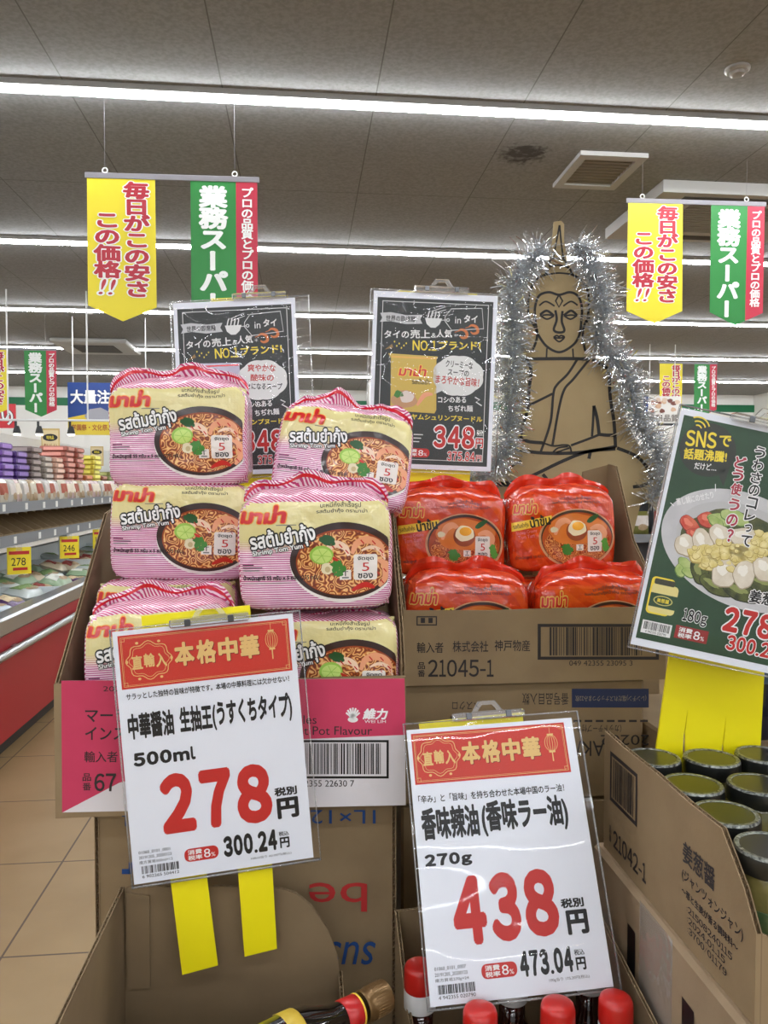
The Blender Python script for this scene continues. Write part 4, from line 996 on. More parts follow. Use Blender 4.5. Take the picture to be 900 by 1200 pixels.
put(copy_tree(rk[0]), 702, 735, 1.19, 0, -1.5, 0, 'lower right red noodle pack behind the barcode on the lip', G2)
put(rk[2], 532, 725, 1.30, 0, 0, 0, 'red noodle pack hidden under the upper left red one', G2, .97)
put(copy_tree(rk[2]), 664, 725, 1.295, 0, 0, 0, 'red noodle pack hidden under the upper right red one', G2, .96)

# ================================================================== BUDDHA CUTOUT AND TINSEL
YBU = 1.5
def z8(x, y): return (540 + x / 3.3346, 240 + y / 3.3333)
o0 = at(655, 666, YBU); o0.z = 1.2505
t = empty('cardboard_cutout', o0, label='brown cardboard cutout of a seated buddha drawn in black marker, edged with tinsel', cat='cutout')
OUT = [(365, 66), (392, 62), (404, 74), (404, 140), (416, 212), (440, 262), (500, 300), (522, 380), (520, 470), (522, 590), (600, 640), (630, 740), (650, 850), (690, 930), (760, 1010), (775, 1090), (700, 1180), (640, 1420),
       (110, 1420), (110, 1180), (60, 1090), (110, 1000), (190, 930), (210, 800), (212, 640), (235, 570), (245, 470), (235, 380), (262, 300), (318, 262), (345, 212), (360, 140)]
OP = [at(*z8(x, y), YBU) for x, y in OUT]
b = MB(); corr(b, [(p.x, max(p.z, 1.2505)) for p in OP], lambda a, z, c: (a, YBU + c, z), .006, (), M('cardboard_grey_brown', (162, 143, 106), .85, var=(9, (152, 133, 98)), bump=(160, .12)))
b.build('board', t, origin=o0)
MARK = M('black_marker', (24, 20, 18), .6)
s = Sheet(lambda x, y, h: tuple(at(*z8(x, y), YBU) - Vector((0, .0006 + h, 0))), lift=.0003)
TH, MD, TN = 13, 9.5, 6.5
for P, w_, sm in [([(385, 80), (372, 150), (361, 208)], TN, 1), ([(386, 80), (392, 150), (401, 216)], TN, 1), ([(345, 242), (350, 216), (368, 208)], TN, 1), ([(364, 209), (404, 216), (413, 243)], TN, 1), ([(345, 242), (378, 236), (413, 243)], TN, 1),
        ([(330, 274), (340, 252), (350, 240)], MD, 1), ([(412, 240), (428, 254), (434, 272)], MD, 1), ([(330, 274), (382, 267), (434, 272)], TN, 1),
        ([(335, 272), (294, 292), (270, 340), (262, 400), (268, 452)], MD, 1), ([(262, 448), (284, 470), (298, 505), (290, 545), (276, 572)], MD, 1),
        ([(432, 272), (474, 296), (496, 340), (500, 400), (492, 460)], MD, 1), ([(502, 438), (482, 470), (476, 520), (486, 572)], MD, 1),
        ([(300, 505), (290, 450), (290, 398), (306, 355), (344, 342), (383, 352), (426, 342), (458, 358), (472, 400), (470, 460), (462, 510), (438, 548), (385, 576), (334, 552), (300, 505)], MD, 1),
        ([(383, 352), (370, 376), (383, 400), (397, 376), (383, 352)], TN, 0), ([(306, 394), (332, 378), (366, 396)], TN, 1), ([(400, 396), (430, 378), (456, 393)], TN, 1),
        ([(309, 430), (335, 414), (364, 434)], MD, 1), ([(309, 431), (336, 447), (364, 434)], TN, 1), ([(318, 432), (340, 430), (356, 433)], TN, 1),
        ([(402, 433), (430, 414), (454, 432)], MD, 1), ([(402, 433), (428, 447), (454, 432)], TN, 1), ([(408, 434), (430, 431), (446, 433)], TN, 1),
        ([(369, 412), (374, 450), (363, 488), (382, 499), (404, 492), (394, 455), (397, 415)], MD, 1), ([(362, 518), (374, 511), (383, 515), (392, 511), (404, 518), (384, 535), (362, 518)], TN, 1), ([(362, 518), (383, 521), (404, 518)], TN, 1),
        ([(336, 560), (334, 598)], TN, 0), ([(437, 562), (439, 598)], TN, 0), ([(228, 601), (300, 602), (420, 601), (500, 603)], TH, 1),
        ([(240, 603), (268, 622), (273, 662), (266, 720), (262, 790)], TH, 1), ([(252, 755), (262, 790), (252, 830), (234, 905), (262, 924), (320, 930)], TH, 1), ([(262, 785), (310, 762), (358, 738)], MD, 1),
        ([(455, 603), (418, 660), (375, 704), (361, 740), (350, 850), (312, 965)], MD, 1), ([(502, 603), (440, 680), (404, 722), (382, 800), (358, 938)], MD, 1),
        ([(512, 603), (560, 630), (578, 660), (583, 750), (598, 850), (604, 948)], TH, 1), ([(519, 785), (516, 850), (512, 905)], MD, 1), ([(519, 785), (532, 835), (540, 897)], TH, 1), ([(540, 897), (572, 900), (604, 899)], TH, 1), ([(540, 898), (500, 914), (430, 940)], MD, 1),
        ([(190, 950), (250, 962), (330, 970), (430, 970), (510, 962), (604, 945)], TH, 1), ([(320, 930), (362, 942), (400, 938), (424, 942), (432, 968)], TN, 1), ([(360, 966), (380, 950), (418, 944)], TN, 1), ([(372, 968), (400, 958), (424, 950)], TN, 1),
        ([(70, 1075), (100, 1090), (150, 1090), (250, 1070), (400, 1000), (500, 963), (604, 953)], TH, 1), ([(506, 962), (500, 992)], TH, 0), ([(320, 1053), (338, 1075), (346, 1098)], TH, 1), ([(140, 1094), (346, 1098), (560, 1100)], TH, 1),
        ([(610, 950), (690, 985), (735, 1040), (742, 1075), (715, 1095), (672, 1102)], TH, 1), ([(235, 1000), (120, 1070)], TN, 1)]:
    s.stroke(P, w_, MARK, 1, smooth=bool(sm))
s.mb.build('marker_drawing', t, origin=o0)
TINS = M('tinsel_silver', (236, 240, 244), .2, metal=1.0)
GAR = [(45, 1075), (95, 1050), (150, 985), (180, 900), (186, 800), (192, 700), (198, 600), (205, 510), (200, 430), (196, 350), (226, 280), (272, 225), (316, 182), (322, 170)]
GAR2 = [(452, 150), (478, 205), (512, 270), (545, 340), (556, 420), (538, 500), (560, 570), (620, 630), (655, 700), (672, 790), (690, 870), (740, 920), (772, 985), (790, 1050), (768, 1110), (735, 1165)]
o0 = at(655, 420, YBU - .01)
def fringe(mb, path, seed, rad, dens):
    q = random.Random(seed); P = [at(*z8(*p), YBU - .012) for p in catmull(path, 10)]; cum = [0]
    for i in range(1, len(P)): cum.append(cum[-1] + (P[i] - P[i - 1]).length)
    L = cum[-1]; n = int(L * dens); vs, fs = [], []; i = 0
    for k in range(n):
        d = L * k / n
        while i < len(P) - 2 and cum[i + 1] < d: i += 1
        f = (d - cum[i]) / max(1e-6, cum[i + 1] - cum[i]); c = P[i].lerp(P[i + 1], f); tg = (P[i + 1] - P[i]).normalized()
        u = Vector((q.gauss(0, 1), q.gauss(0, .75), q.gauss(0, 1))); u -= tg * u.dot(tg) * .7; u.normalize()
        if u.y > .3: u.y = -u.y
        l = rad * q.uniform(.55, 1.25); side = u.cross(Vector((q.gauss(0, 1), q.gauss(0, 1), q.gauss(0, 1)))).normalized() * .0008
        bend = Vector((q.gauss(0, 1), q.gauss(0, 1), q.gauss(0, 1) - .4)) * l * .16; b0 = len(vs)
        m_, e_ = c + u * l * .55, c + u * l + bend
        vs += [c + side, c - side, m_ + side, m_ - side, e_ + side * .8, e_ - side * .8]; fs += [(b0, b0 + 1, b0 + 3, b0 + 2), (b0 + 2, b0 + 3, b0 + 5, b0 + 4)]
    mb.add(vs, fs, TINS); mb.tube([P[j] for j in range(0, len(P), 5)], .0016, TINS, 5)
b = MB(); fringe(b, GAR, 3, .039, 5600); fringe(b, GAR2, 4, .039, 5600)
b.tube([at(*z8(x, y), YBU + .012) for x, y in ((322, 170), (390, 165), (452, 150))], .002, TINS, 5)
tag(b.build('tinsel_garland', origin=o0), 'silver tinsel garland running around the edge of the buddha cutout', 'garland')

# ================================================================== SIGNS IN CLEAR SLEEVES
def sign(loc, rot, label, group=None, k=1.0, sleeve=(-4, -4, 219, 302), name='price_sign', film_m=None):
    t = empty(name, loc, tuple(R(a) for a in rot), label, 'sign', group)
    fn = lambda x, y, h: ((x - 105) * k / 1000, -.0004 - h, (148.5 - y) * k / 1000)
    b = MB(); b.box(-.105 * k, .105 * k, -.0003, .0003, -.1485 * k, .1485 * k, PAPER); sh = Sheet(fn, b, lift=.00014)
    x0, y0, x1, y1 = sleeve; mb = MB(); n = 24; vs = []
    def sl(x, y, side): return ((x - 105) * k / 1000, side * (.0034 + .0009 * math.sin(x * .021 + y * .017) + .0007 * math.sin(y * .05 + 1)), (148.5 - y) * k / 1000)
    for side in (-1, 1):
        vs = [sl(x0 + (x1 - x0) * i / n, y0 + (y1 - y0) * j / n, side) for j in range(n + 1) for i in range(n + 1)]
        mb.add(vs, [(j * (n + 1) + i, j * (n + 1) + i + 1, (j + 1) * (n + 1) + i + 1, (j + 1) * (n + 1) + i) for j in range(n) for i in range(n)], film_m or SLEEVE)
    e = M('sleeve_edge', (206, 208, 206), .3)
    EDGE = film('sleeve_edge_film', haze=.25, gloss=.14, rough=.15)
    for (a, b_, c, d) in ((x0, y0, x0 + 1.3, y1), (x1 - 1.3, y0, x1, y1), (x0, y1 - 1.6, x1, y1), (x0, y0, x1, y0 + 1.3)):
        mb.box((a - 105) * k / 1000, (c - 105) * k / 1000, -.0022, .0022, (148.5 - d) * k / 1000, (148.5 - b_) * k / 1000, EDGE)
    mb.build('plastic_sleeve', t, smooth=True)
    return t, sh, fn, k
def clip(t, k, cx, y, w_=88):
    f = lambda x, yy: ((x - 105) * k / 1000, (148.5 - yy) * k / 1000)
    b = MB(); (xa, za), (xb, zb) = f(cx - w_ / 2, y + 5), f(cx + w_ / 2, y - 5); b.bbox(xa, xb, -.010, .006, za, zb, CLIPPL, .0015)
    P = [f(cx - 20, y - 5), f(cx - 11, y - 18), f(cx + 11, y - 18), f(cx + 20, y - 5)]; H = [f(cx - 12, y - 6), f(cx - 6.5, y - 13), f(cx + 6.5, y - 13), f(cx + 12, y - 6)]
    b.prism(P, lambda a, c, q: (a, q, c), -.004, .001, CLIPPL, holes=[H]); o = b.build('clip', t)
    for s_ in (-1, 1):
        (xa, za), (xb, zb) = f(cx + s_ * 25 - 3.5, y + 4), f(cx + s_ * 25 + 3.5, y - 4); MB().bbox(xa, xb, -.0125, -.0102, za, zb, STEEL, .0006).build('steel_pad', o)
def holder(t, k, poly, dy=.006, slots=()):
    f = lambda x, yy: ((x - 105) * k / 1000, (148.5 - yy) * k / 1000)
    b = MB(); P = [f(x, y) for x, y in poly]; b.prism(P, lambda a, c, q: (a, q, c), dy, dy + .003, YPLAST)
    o = b.build('yellow_holder', t); return o
# ---- the two shelf signs with the gold-on-red heading
def heading(t, fn, rc, badge, title, lan):
    s = Sheet(fn, lift=.00014); x0, y0, x1, y1 = rc; SG = M('heading_gold', (226, 188, 118), .45); SD = M('heading_dark_red', (120, 22, 18), .5)
    s.rect(x0, y0, x1, y1, M('heading_red', (200, 46, 30), .45), 1); s.frame(x0 + 2.5, y0 + 2.5, x1 - 2.5, y1 - 2.5, .55, SG, 2); s.frame(x0 + 4, y0 + 4, x1 - 4, y1 - 4, .3, SG, 2)
    for (a, b_) in ((x0 + 2.5, y0 + 2.5), (x1 - 7.5, y0 + 2.5), (x0 + 2.5, y1 - 7.5), (x1 - 7.5, y1 - 7.5)): s.frame(a, b_, a + 5, b_ + 5, .5, SG, 2)
    cx, cy, rx, ry = (badge[0] + badge[2]) / 2, (badge[1] + badge[3]) / 2, (badge[2] - badge[0]) / 2, (badge[3] - badge[1]) / 2
    for f, wd in ((1, .9), (.86, .5)):
        P = [(cx + rx * f * math.cos(a) * (1 + .07 * math.cos(8 * a)), cy + ry * f * math.sin(a) * (1 + .09 * math.cos(8 * a))) for a in [2 * math.pi * i / 48 for i in range(48)]]
        s.stroke(P, wd, SG, 2, closed=True, smooth=False)
    for sx in (-1, 1):
        for sy in (-1, 1): s.ell(cx + sx * rx * .5, cy + sy * ry * 1.0, 1.8, 1.5, SG, 2, 14)
        s.ell(cx + sx * rx * 1.02, cy, 1.6, 2.2, SG, 2, 14)
    for i, ch in enumerate('直輸入'): s.text(ch, (cx - rx * .8 + i * rx * .55, cy - ry * .38 + (1 - (i == 1)) * 1.2, cx - rx * .8 + i * rx * .55 + rx * .5, cy + ry * .40 + (1 - (i == 1)) * 1.2), SG, 3, bold=.035)
    for i, ch in enumerate('本格中華'):
        W_ = (title[2] - title[0]) / 4; bx = (title[0] + W_ * (i + .04), title[1], title[0] + W_ * (i + .94), title[3])
        s.text(ch, (bx[0] + .8, bx[1] + .8, bx[2] + .8, bx[3] + .8), SD, 2, bold=.05); s.text(ch, bx, SG, 3, bold=.045)
    lx, ly0, ly1 = (lan[0] + lan[2]) / 2, lan[1], lan[3]; w_ = (lan[2] - lan[0]) / 2; cy = ly0 + (ly1 - ly0) * .42; h = (ly1 - ly0) * .26
    s.stroke([(lx, y0 + 2.5), (lx, cy - h - 1.5)], .5, SG, 2, smooth=False)
    for f in (1, .62, .22):
        s.stroke([(lx + w_ * f * math.cos(a), cy + h * math.sin(a)) for a in [2 * math.pi * i / 24 for i in range(24)]], .6, SG, 2, closed=True, smooth=False)
    s.rect(lx - w_ * .5, cy - h - 1.6, lx + w_ * .5, cy - h + .4, SG, 3); s.rect(lx - w_ * .5, cy + h - .4, lx + w_ * .5, cy + h + 1.6, SG, 3); s.stroke([(lx, cy + h), (lx, ly1)], 1.4, SG, 2, smooth=False)
    s.mb.build('heading_panel', t)
def tax_badge(t, fn, box, m=None, fg=None, big=True):
    s = Sheet(fn, lift=.00014); x0, y0, x1, y1 = box; W_, H_ = x1 - x0, y1 - y0; fg = fg or WHITE_INK
    s.rect(x0, y0, x1, y1, m or RED_INK, 2, r=H_ * .42 if big else .6)
    s.text('消費', (x0 + W_ * .10, y0 + H_ * .10, x0 + W_ * .52, y0 + H_ * .48), fg, 3, bold=.025); s.text('税率', (x0 + W_ * .10, y0 + H_ * .53, x0 + W_ * .52, y0 + H_ * .90), fg, 3, bold=.025)
    s.text('8', (x0 + W_ * .57, y0 + H_ * .18, x0 + W_ * .76, y0 + H_ * .84), fg, 3, off=.02); s.text('%', (x0 + W_ * .78, y0 + H_ * .5, x0 + W_ * .90, y0 + H_ * .82), fg, 3); s.mb.build('tax_badge', t)
def foot(t, fn, codes, digits, seed):
    s = Sheet(fn, lift=.00014); g = M('print_grey', (70, 70, 74), .5)
    s.text(codes[0], (8, 259, 44, 263), g, 2, off=.0); s.text(codes[1], (8, 265, 45, 269), g, 2); s.text(codes[2], (8, 270.5, 46, 274.5), g, 2)
    s.barcode(10, 277, 52, 286, INK, 2, 30, seed); s.text(digits, (10, 287.5, 52, 291), INK, 2, off=.002); s.mb.build('barcode', t)
loc, rot = (-.1053, .9382, 1.0988), (-2.06, -4.53, 3.22)
t, sh, fn, k = sign(loc, rot, 'white price sign with large red 278 and red heading, before the pink carton', sleeve=(-3, -3, 219, 301))
sh.text('サラッとした独特の旨味が特徴です。本場の中華料理には欠かせない！', (9.5, 73.5, 199, 81.5), INK, 2, bold=.02)
sh.text('中華醤油', (8.5, 97.5, 60.5, 128), INK, 2, bold=.042); sh.text('生抽王', (67.5, 96.5, 105, 127), INK, 2, bold=.042); sh.text('(うすくちタイプ)', (105.5, 94, 199.5, 129), INK, 2, bold=.042)
sh.figures('500ml', (10.5, 144, 83, 160), INK, 2, bold=.06); sh.text('税別', (170, 207, 197, 217.5), INK, 2, bold=.04); sh.text('円', (171.5, 220, 197.5, 245), INK, 2, bold=.05)
sh.figures('300.24', (104.5, 256, 169, 281), INK, 2, bold=.06); sh.text('税込', (171, 260, 183, 265.5), INK, 2, bold=.02); sh.text('円', (171.5, 267, 183, 280), INK, 2, bold=.04)
sh.text('100ml当り 60.05円(税込)', (136, 285.5, 184, 289), M('print_grey', (70, 70, 74), .5), 2); sh.mb.build('paper_card', t)
heading(t, fn, (5.5, 5.5, 204, 68.5), (14, 16, 64, 58), (67, 20, 168.5, 48.5), (175, 12, 189, 52))
s = Sheet(fn, lift=.00014)
for ch, bx in zip('278', ((35.5, 173, 79, 244), (81, 174, 122, 244), (123, 174.5, 169, 246))): s.figures(ch, bx, RED_INK, 2, bold=.058)
s.mb.build('price_figure', t)
tax_badge(t, fn, (59.5, 264.5, 99, 280)); foot(t, fn, ('01060_0101_0001', '20191205_20200123', '南方貿易500ml×12'), '6 902265 504412', 5)
clip(t, k, 112, -3, 92)
holder(t, k, [(33, -14), (160, -14), (160, 300), (157, 404), (118, 407), (119, 300), (119, 240), (82, 240), (82, 300), (86, 412), (44, 416), (40, 300), (33, 250)], .0075)

loc, rot = (.2371, .8954, .9743), (-22.36, -2.55, -.05)
t, sh, fn, k = sign(loc, rot, 'white price sign with large red 438, leaning over the red-capped bottles', sleeve=(-4, -8, 219, 301))
sh.text('「辛み」と「旨味」を持ち合わせた本場中国のラー油！', (7, 77, 187, 86), INK, 2, bold=.02)
sh.text('香味辣油', (8, 91, 77.5, 127.5), INK, 2, bold=.042); sh.text('(香味ラー油)', (81, 89, 187, 129), INK, 2, bold=.042)
sh.figures('270g', (7.5, 142.5, 65, 158), INK, 2, bold=.06); sh.text('税別', (162.5, 203, 190, 213), INK, 2, bold=.04); sh.text('円', (166.5, 215.5, 192, 241), INK, 2, bold=.05)
sh.figures('473.04', (105, 252, 168, 278), INK, 2, bold=.06); sh.text('税込', (170, 256, 182, 262), INK, 2, bold=.02); sh.text('円', (170.5, 264, 182, 277), INK, 2, bold=.04)
sh.text('100g当り 175.20円(税込)', (137, 282, 184, 286), M('print_grey'), 2); sh.mb.build('paper_card', t)
heading(t, fn, (5, 5, 199, 64.5), (12, 13, 62, 55), (64.5, 19, 166, 46), (171, 13, 187, 50))
s = Sheet(fn, lift=.00014)
for ch, bx in zip('438', ((33, 169, 76, 241), (77, 168.5, 116, 241), (117, 168.5, 161, 240))): s.figures(ch, bx, RED_INK, 2, bold=.058)
s.mb.build('price_figure', t)
tax_badge(t, fn, (61, 261, 102, 276)); foot(t, fn, ('01060_0101_0007', '20191205_20200123', '南方貿易270g×24'), '4 942355 020790', 8)
clip(t, k, 103, -10, 92)
holder(t, k, [(17, -9), (150, -12), (150, 190), (132, 250), (96, 250), (96, 180), (66, 180), (66, 250), (34, 250)], .0075)

# ---- black poster cards behind the packs
SLATE = M('poster_slate', (46, 50, 50), .5); CHALK = M('poster_chalk', (226, 228, 226), .5); RIBN = M('poster_ribbon', (196, 198, 200), .5); ORNG = M('poster_orange', (206, 118, 60), .5)
def poster(loc, rot, k, label, lines, pm, lab_m, clipx, sleeve, yh):
    t, sh, fn, k = sign(loc, rot, label, 'black noodle posters', k, sleeve, 'poster_sign', film('crumpled_sleeve', haze=.01, gloss=.05, rough=.03, bump=(9, 1.0), dist=.012))
    sh.rect(7, 10.5, 203, 289, SLATE, 1); sh.frame(15.5, 16, 195.5, 281.5, 1.0, CHALK, 2)
    sh.poly([(12, 37), (30, 35), (55, 39), (84, 37), (80, 45), (84, 52), (56, 54), (30, 50), (12, 52), (16, 45)], RIBN, 3); sh.text('世界の即席麺', (22, 40, 72, 50), INK, 4, bold=.02)
    sh.poly([(88, 42), (117, 42), (113, 52), (106, 58), (98, 58), (91, 52)], CHALK, 3)
    for i in range(4): sh.stroke([(92 + i * 6, 42), (94 + i * 6, 34), (96 + i * 5, 30)], 2.0, CHALK, 3)
    sh.stroke([(98, 31), (122, 22)], 1.0, CHALK, 3, smooth=False); sh.stroke([(98, 35), (123, 27)], 1.0, CHALK, 3, smooth=False)
    sh.stroke([(122, 38), (132, 25), (184, 22), (188, 56), (134, 61), (122, 46)], 1.1, CHALK, 3, closed=True, smooth=False); sh.ell(127, 44, 3, 3, CHALK, 3, 16); sh.ell(127, 44, 1.8, 1.8, SLATE, 4, 16); sh.stroke([(115, 45), (124, 44)], 1, CHALK, 3, smooth=False)
    sh.text('in', (139, 38, 149, 49), CHALK, 3, off=.015); sh.text('タイ', (154, 34, 177, 47), CHALK, 3, bold=.03)
    sh.text('タイの', (20, 65, 62, 78), CHALK, 3, bold=.025, rot=2); sh.text('売上', (64, 62, 98, 77), CHALK, 3, bold=.025, rot=2); sh.text('&', (100, 67, 108, 75), CHALK, 3, off=.02); sh.text('人気', (108, 60, 135, 74), CHALK, 3, bold=.025, rot=2); sh.text('＊', (138, 66, 144, 72), CHALK, 3)
    for cx, cy in ((152, 66), (170, 58)):
        sh.stroke([(cx - 7, cy - 4), (cx - 2, cy - 7), (cx + 6, cy - 4), (cx + 8, cy + 4), (cx + 1, cy + 7), (cx - 4, cy + 4)], 5, ORNG, 3, taper=True); sh.stroke([(cx - 7, cy - 4), (cx - 13, cy - 2)], 1, ORNG, 3, smooth=False)
    sh.figures('NO.1', (68, 80, 110, 97), YEL_INK, 3, bold=.02, rot=1, spacing=.72); sh.text('ブランド!', (113, 78, 184, 93), YEL_INK, 3, bold=.025, rot=2)
    sh.poly([(22, 98), (34, 88), (36, 94)], M('poster_horn', (150, 120, 70)), 3)
    for i in range(6): sh.ell(38 + i * 4, 84 + (i * 7) % 11, 1.1, 1.6, YEL_INK, 3, 8)
    # picture of a pack
    s2 = Sheet(fn, lift=.00014); s2.poly([(28, 104), (112, 106), (110, 112), (113, 196), (110, 202), (33, 200), (35, 194), (33, 112)], pm, 3); s2.rect(34, 108, 110, 111, lab_m, 3.5)
    s2.text('มาม่า', (48, 122, 94, 141), LOGOR, 4, bold=.03, shear=.15, outline=(LOGOY, .05)); s2.text('รสต้มยำ', (70, 144, 100, 154), INK, 4, bold=.02)
    s2.ell(58, 180, 22, 15, M('poster_soup', (196, 150, 110)), 4, 26, 0, .1, 2); s2.ell(62, 176, 12, 10, M('poster_onion', (226, 214, 206)), 5, 20, 0, .1, 3); s2.stroke([(80, 190), (92, 172), (106, 170)], 8, SHR, 5, taper=True); s2.ell(48, 172, 8, 6, CORI, 5, 14, 0, .3, 1)
    s2.mb.build('pack_picture', t)
    # speech cloud
    s3 = Sheet(fn, lift=.00014); cx, cy = 148, 137
    s3.poly([(cx + 42 * math.cos(a) * (1 + .05 * abs(math.sin(4 * a))), cy + 33 * math.sin(a) * (1 + .06 * abs(math.sin(4 * a)))) for a in [2 * math.pi * i / 64 for i in range(64)]], CHALK, 3); s3.poly([(112, 150), (108, 170), (128, 160)], CHALK, 3)
    for txt, bx, m in lines: s3.text(txt, bx, m, 4, bold=.02, rot=-3)
    s3.mb.build('speech_cloud', t)
    sh.text('コシのある', (115, 172.5, 163, 183), CHALK, 3, bold=.025, rot=2); sh.text('ちぢれ麺', (133, 186.5, 175, 197.5), CHALK, 3, bold=.025, rot=2)
    sh.stroke([(178, 172), (186, 176), (180, 180), (190, 186)], 2, CHALK, 3, smooth=False); sh.text('トムヤムシュリンプヌードル', (52, yh, 192, yh + 9.5), YEL_INK, 3, bold=.025)
    sh.text('円', (182, 241, 195, 258), RED_INK, 3, bold=.03, outline=(WHITE_INK, .07)); sh.text('税別', (183, 227, 195, 237), CHALK, 3, bold=.02)
    sh.figures('375.84', (134, 265, 182, 281), RED_INK, 3, bold=.03, outline=(WHITE_INK, .05)); sh.text('円', (184, 270, 193, 280), RED_INK, 3, bold=.03, outline=(WHITE_INK, .07))
    for i in range(3): sh.rect(76, 238 + i * 6, 92 - i * 3, 239.6 + i * 6, CHALK, 3)
    sh.mb.build('paper_card', t)
    s4 = Sheet(fn, lift=.00014)
    for ch, bx in zip('348', ((109, 222, 132, 260), (133, 222, 157, 260), (157, 222, 181, 260))): s4.figures(ch, bx, RED_INK, 3, bold=.04, outline=(WHITE_INK, .05))
    s4.mb.build('price_figure', t)
    tax_badge(t, fn, (60, 262, 104, 277)); clip(t, k, clipx, -5, 92)
    return t, fn, k
k = 1.412 / 1.3209; loc = EYEV + (Vector((.2192, 1.3209, 1.5844)) - EYEV) * k; TRD = M('poster_red_text', (190, 50, 44), .5)
t, fn, k = poster(loc, (-.1, 2.08, -3.9), k, 'black chalkboard-style noodle poster right of centre, with a yellow pack picture, next to the tinsel',
    [('クリーミーな', (126, 112, 172, 124), INK), ('スープの', (130, 126, 166, 137), INK), ('まろやかな旨味！', (110, 138, 184, 153), TRD)], M('poster_pack_yellow', (206, 176, 78), .4), GOLD, 114, (-6, -3, 219, 303), 204)
holder(t, k, [(40, -4), (176, -4), (176, 420), (50, 420)], .008)
loc = Vector((-.1105, 1.3675, 1.5754))
t, fn, k = poster(loc, (-.35, -2.25, -7.85), 1.0, 'black chalkboard-style noodle poster left of centre, behind the cream noodle packs',
    [('爽やかな', (124, 110, 172, 123), TRD), ('酸味の', (128, 127, 168, 139), TRD), ('クセになるスープ', (111, 142, 182, 153), INK)], M('poster_pack_lilac', (196, 190, 212), .4), SEAMRED, 150, (-5, -3, 234, 303), 203)
holder(t, k, [(64, -7), (196, -7), (196, 376), (64, 376)], .008)

# ---- green salad poster on the right
loc, rot = (.5338, .9133, 1.3374), (-1.49, 12.07, -6.37)
t, sh, fn, k = sign(loc, rot, 'green salad poster priced 278 on a yellow holder above the green-lidded jars', None, 1.0, (-3, -4, 214, 302), 'poster_sign')
EG = M('poster_green', (40, 74, 48), .45, var=(40, (34, 66, 42))); EDK = M('poster_bubble', (48, 52, 46), .45)
sh.rect(4.5, 8, 205.5, 288, EG, 1)
sh.ell(42, 44, 35, 33, EDK, 2, 40); sh.poly([(58, 66), (73, 60), (70, 84)], EDK, 2)
for i in range(3):
    r_ = 5 + i * 5; sh.stroke([(24 + r_ * math.cos(R(a)), 22 + r_ * math.sin(R(a))) for a in range(-120, -20, 12)], 1.7, YEL_INK, 3)
sh.figures('SNS', (11.5, 23, 51, 43), YEL_INK, 3, bold=.025, rot=6, spacing=.7); sh.text('で', (53, 22, 68, 36), YEL_INK, 3, bold=.03, rot=6); sh.text('話題沸騰!', (14, 44, 67, 58), YEL_INK, 3, bold=.03, rot=7); sh.text('だけど…', (30, 60.5, 57, 69), WHITE_INK, 3, bold=.02, rot=6)
sh.text('蒸し鍋にのせたり', (16, 101, 62, 110), WHITE_INK, 3, bold=.01, rot=24); sh.stroke([(60, 83), (62, 92)], .9, WHITE_INK, 3, smooth=False); sh.stroke([(11, 117), (16, 120)], .9, WHITE_INK, 3, smooth=False)
sh.figures('180g', (55, 240, 86, 258), INK, 3, bold=.03, outline=(WHITE_INK, .05))
sh.rect(8.5, 264, 45.5, 280, WHITE_INK, 2); sh.barcode(11, 265.5, 43, 275, INK, 3, 28, 12); sh.text('4 942355 020790', (14, 276, 40, 279), INK, 3)
sh.text('姜葱醤', (130, 200, 176, 216), INK, 6, bold=.03, outline=(WHITE_INK, .06)); sh.figures('300.24', (114, 260, 182, 279), RED_INK, 5, bold=.04, outline=(WHITE_INK, .05)); sh.text('円', (184, 264, 198, 279), RED_INK, 5, bold=.04, outline=(WHITE_INK, .06)); sh.text('税別', (170, 226, 186, 236), WHITE_INK, 4, bold=.03)
sh.mb.build('paper_card', t)
s = Sheet(fn, lift=.00014, clip=(4.5, 8, 205.5, 288)); q = random.Random(4)
PLT = M('plate_picture', (206, 206, 208), .45, var=(30, (190, 190, 194))); s.ell(112, 156, 107, 69, PLT, 2, 70, 12); s.ell(112, 156, 88, 54, M('plate_inner', (188, 188, 190), .45), 2.2, 60, 12)
s.ell(108, 158, 76, 46, M('salad_dark', (58, 70, 34), .5, var=(60, (96, 96, 50))), 3, 50, 12, .06, 2)
cols = dict(tom=M('salad_tomato', (196, 62, 46), .4, var=(90, (214, 110, 80))), let=M('salad_lettuce', (150, 178, 92), .4, var=(70, (196, 206, 140))), egg=M('salad_aubergine', (92, 100, 44), .4, var=(70, (46, 54, 28))), chk=M('salad_chicken', (226, 218, 202), .45, var=(50, (206, 194, 172))), mus=M('salad_minced_paste', (214, 196, 116), .5, var=(110, (236, 224, 166))))
rim = dict(tom=M('salad_tomato_rim', (120, 34, 26), .4), let=M('salad_lettuce_rim', (96, 128, 56), .4), egg=M('salad_aubergine_rim', (36, 44, 24), .4), chk=M('salad_chicken_rim', (166, 150, 124), .4)); lite = dict(chk=M('salad_chicken_light', (240, 236, 226), .4), egg=M('salad_aubergine_light', (140, 148, 84), .4), tom=M('salad_tomato_light', (226, 128, 104), .4)); mrim = M('salad_paste_rim', (176, 152, 76), .4)
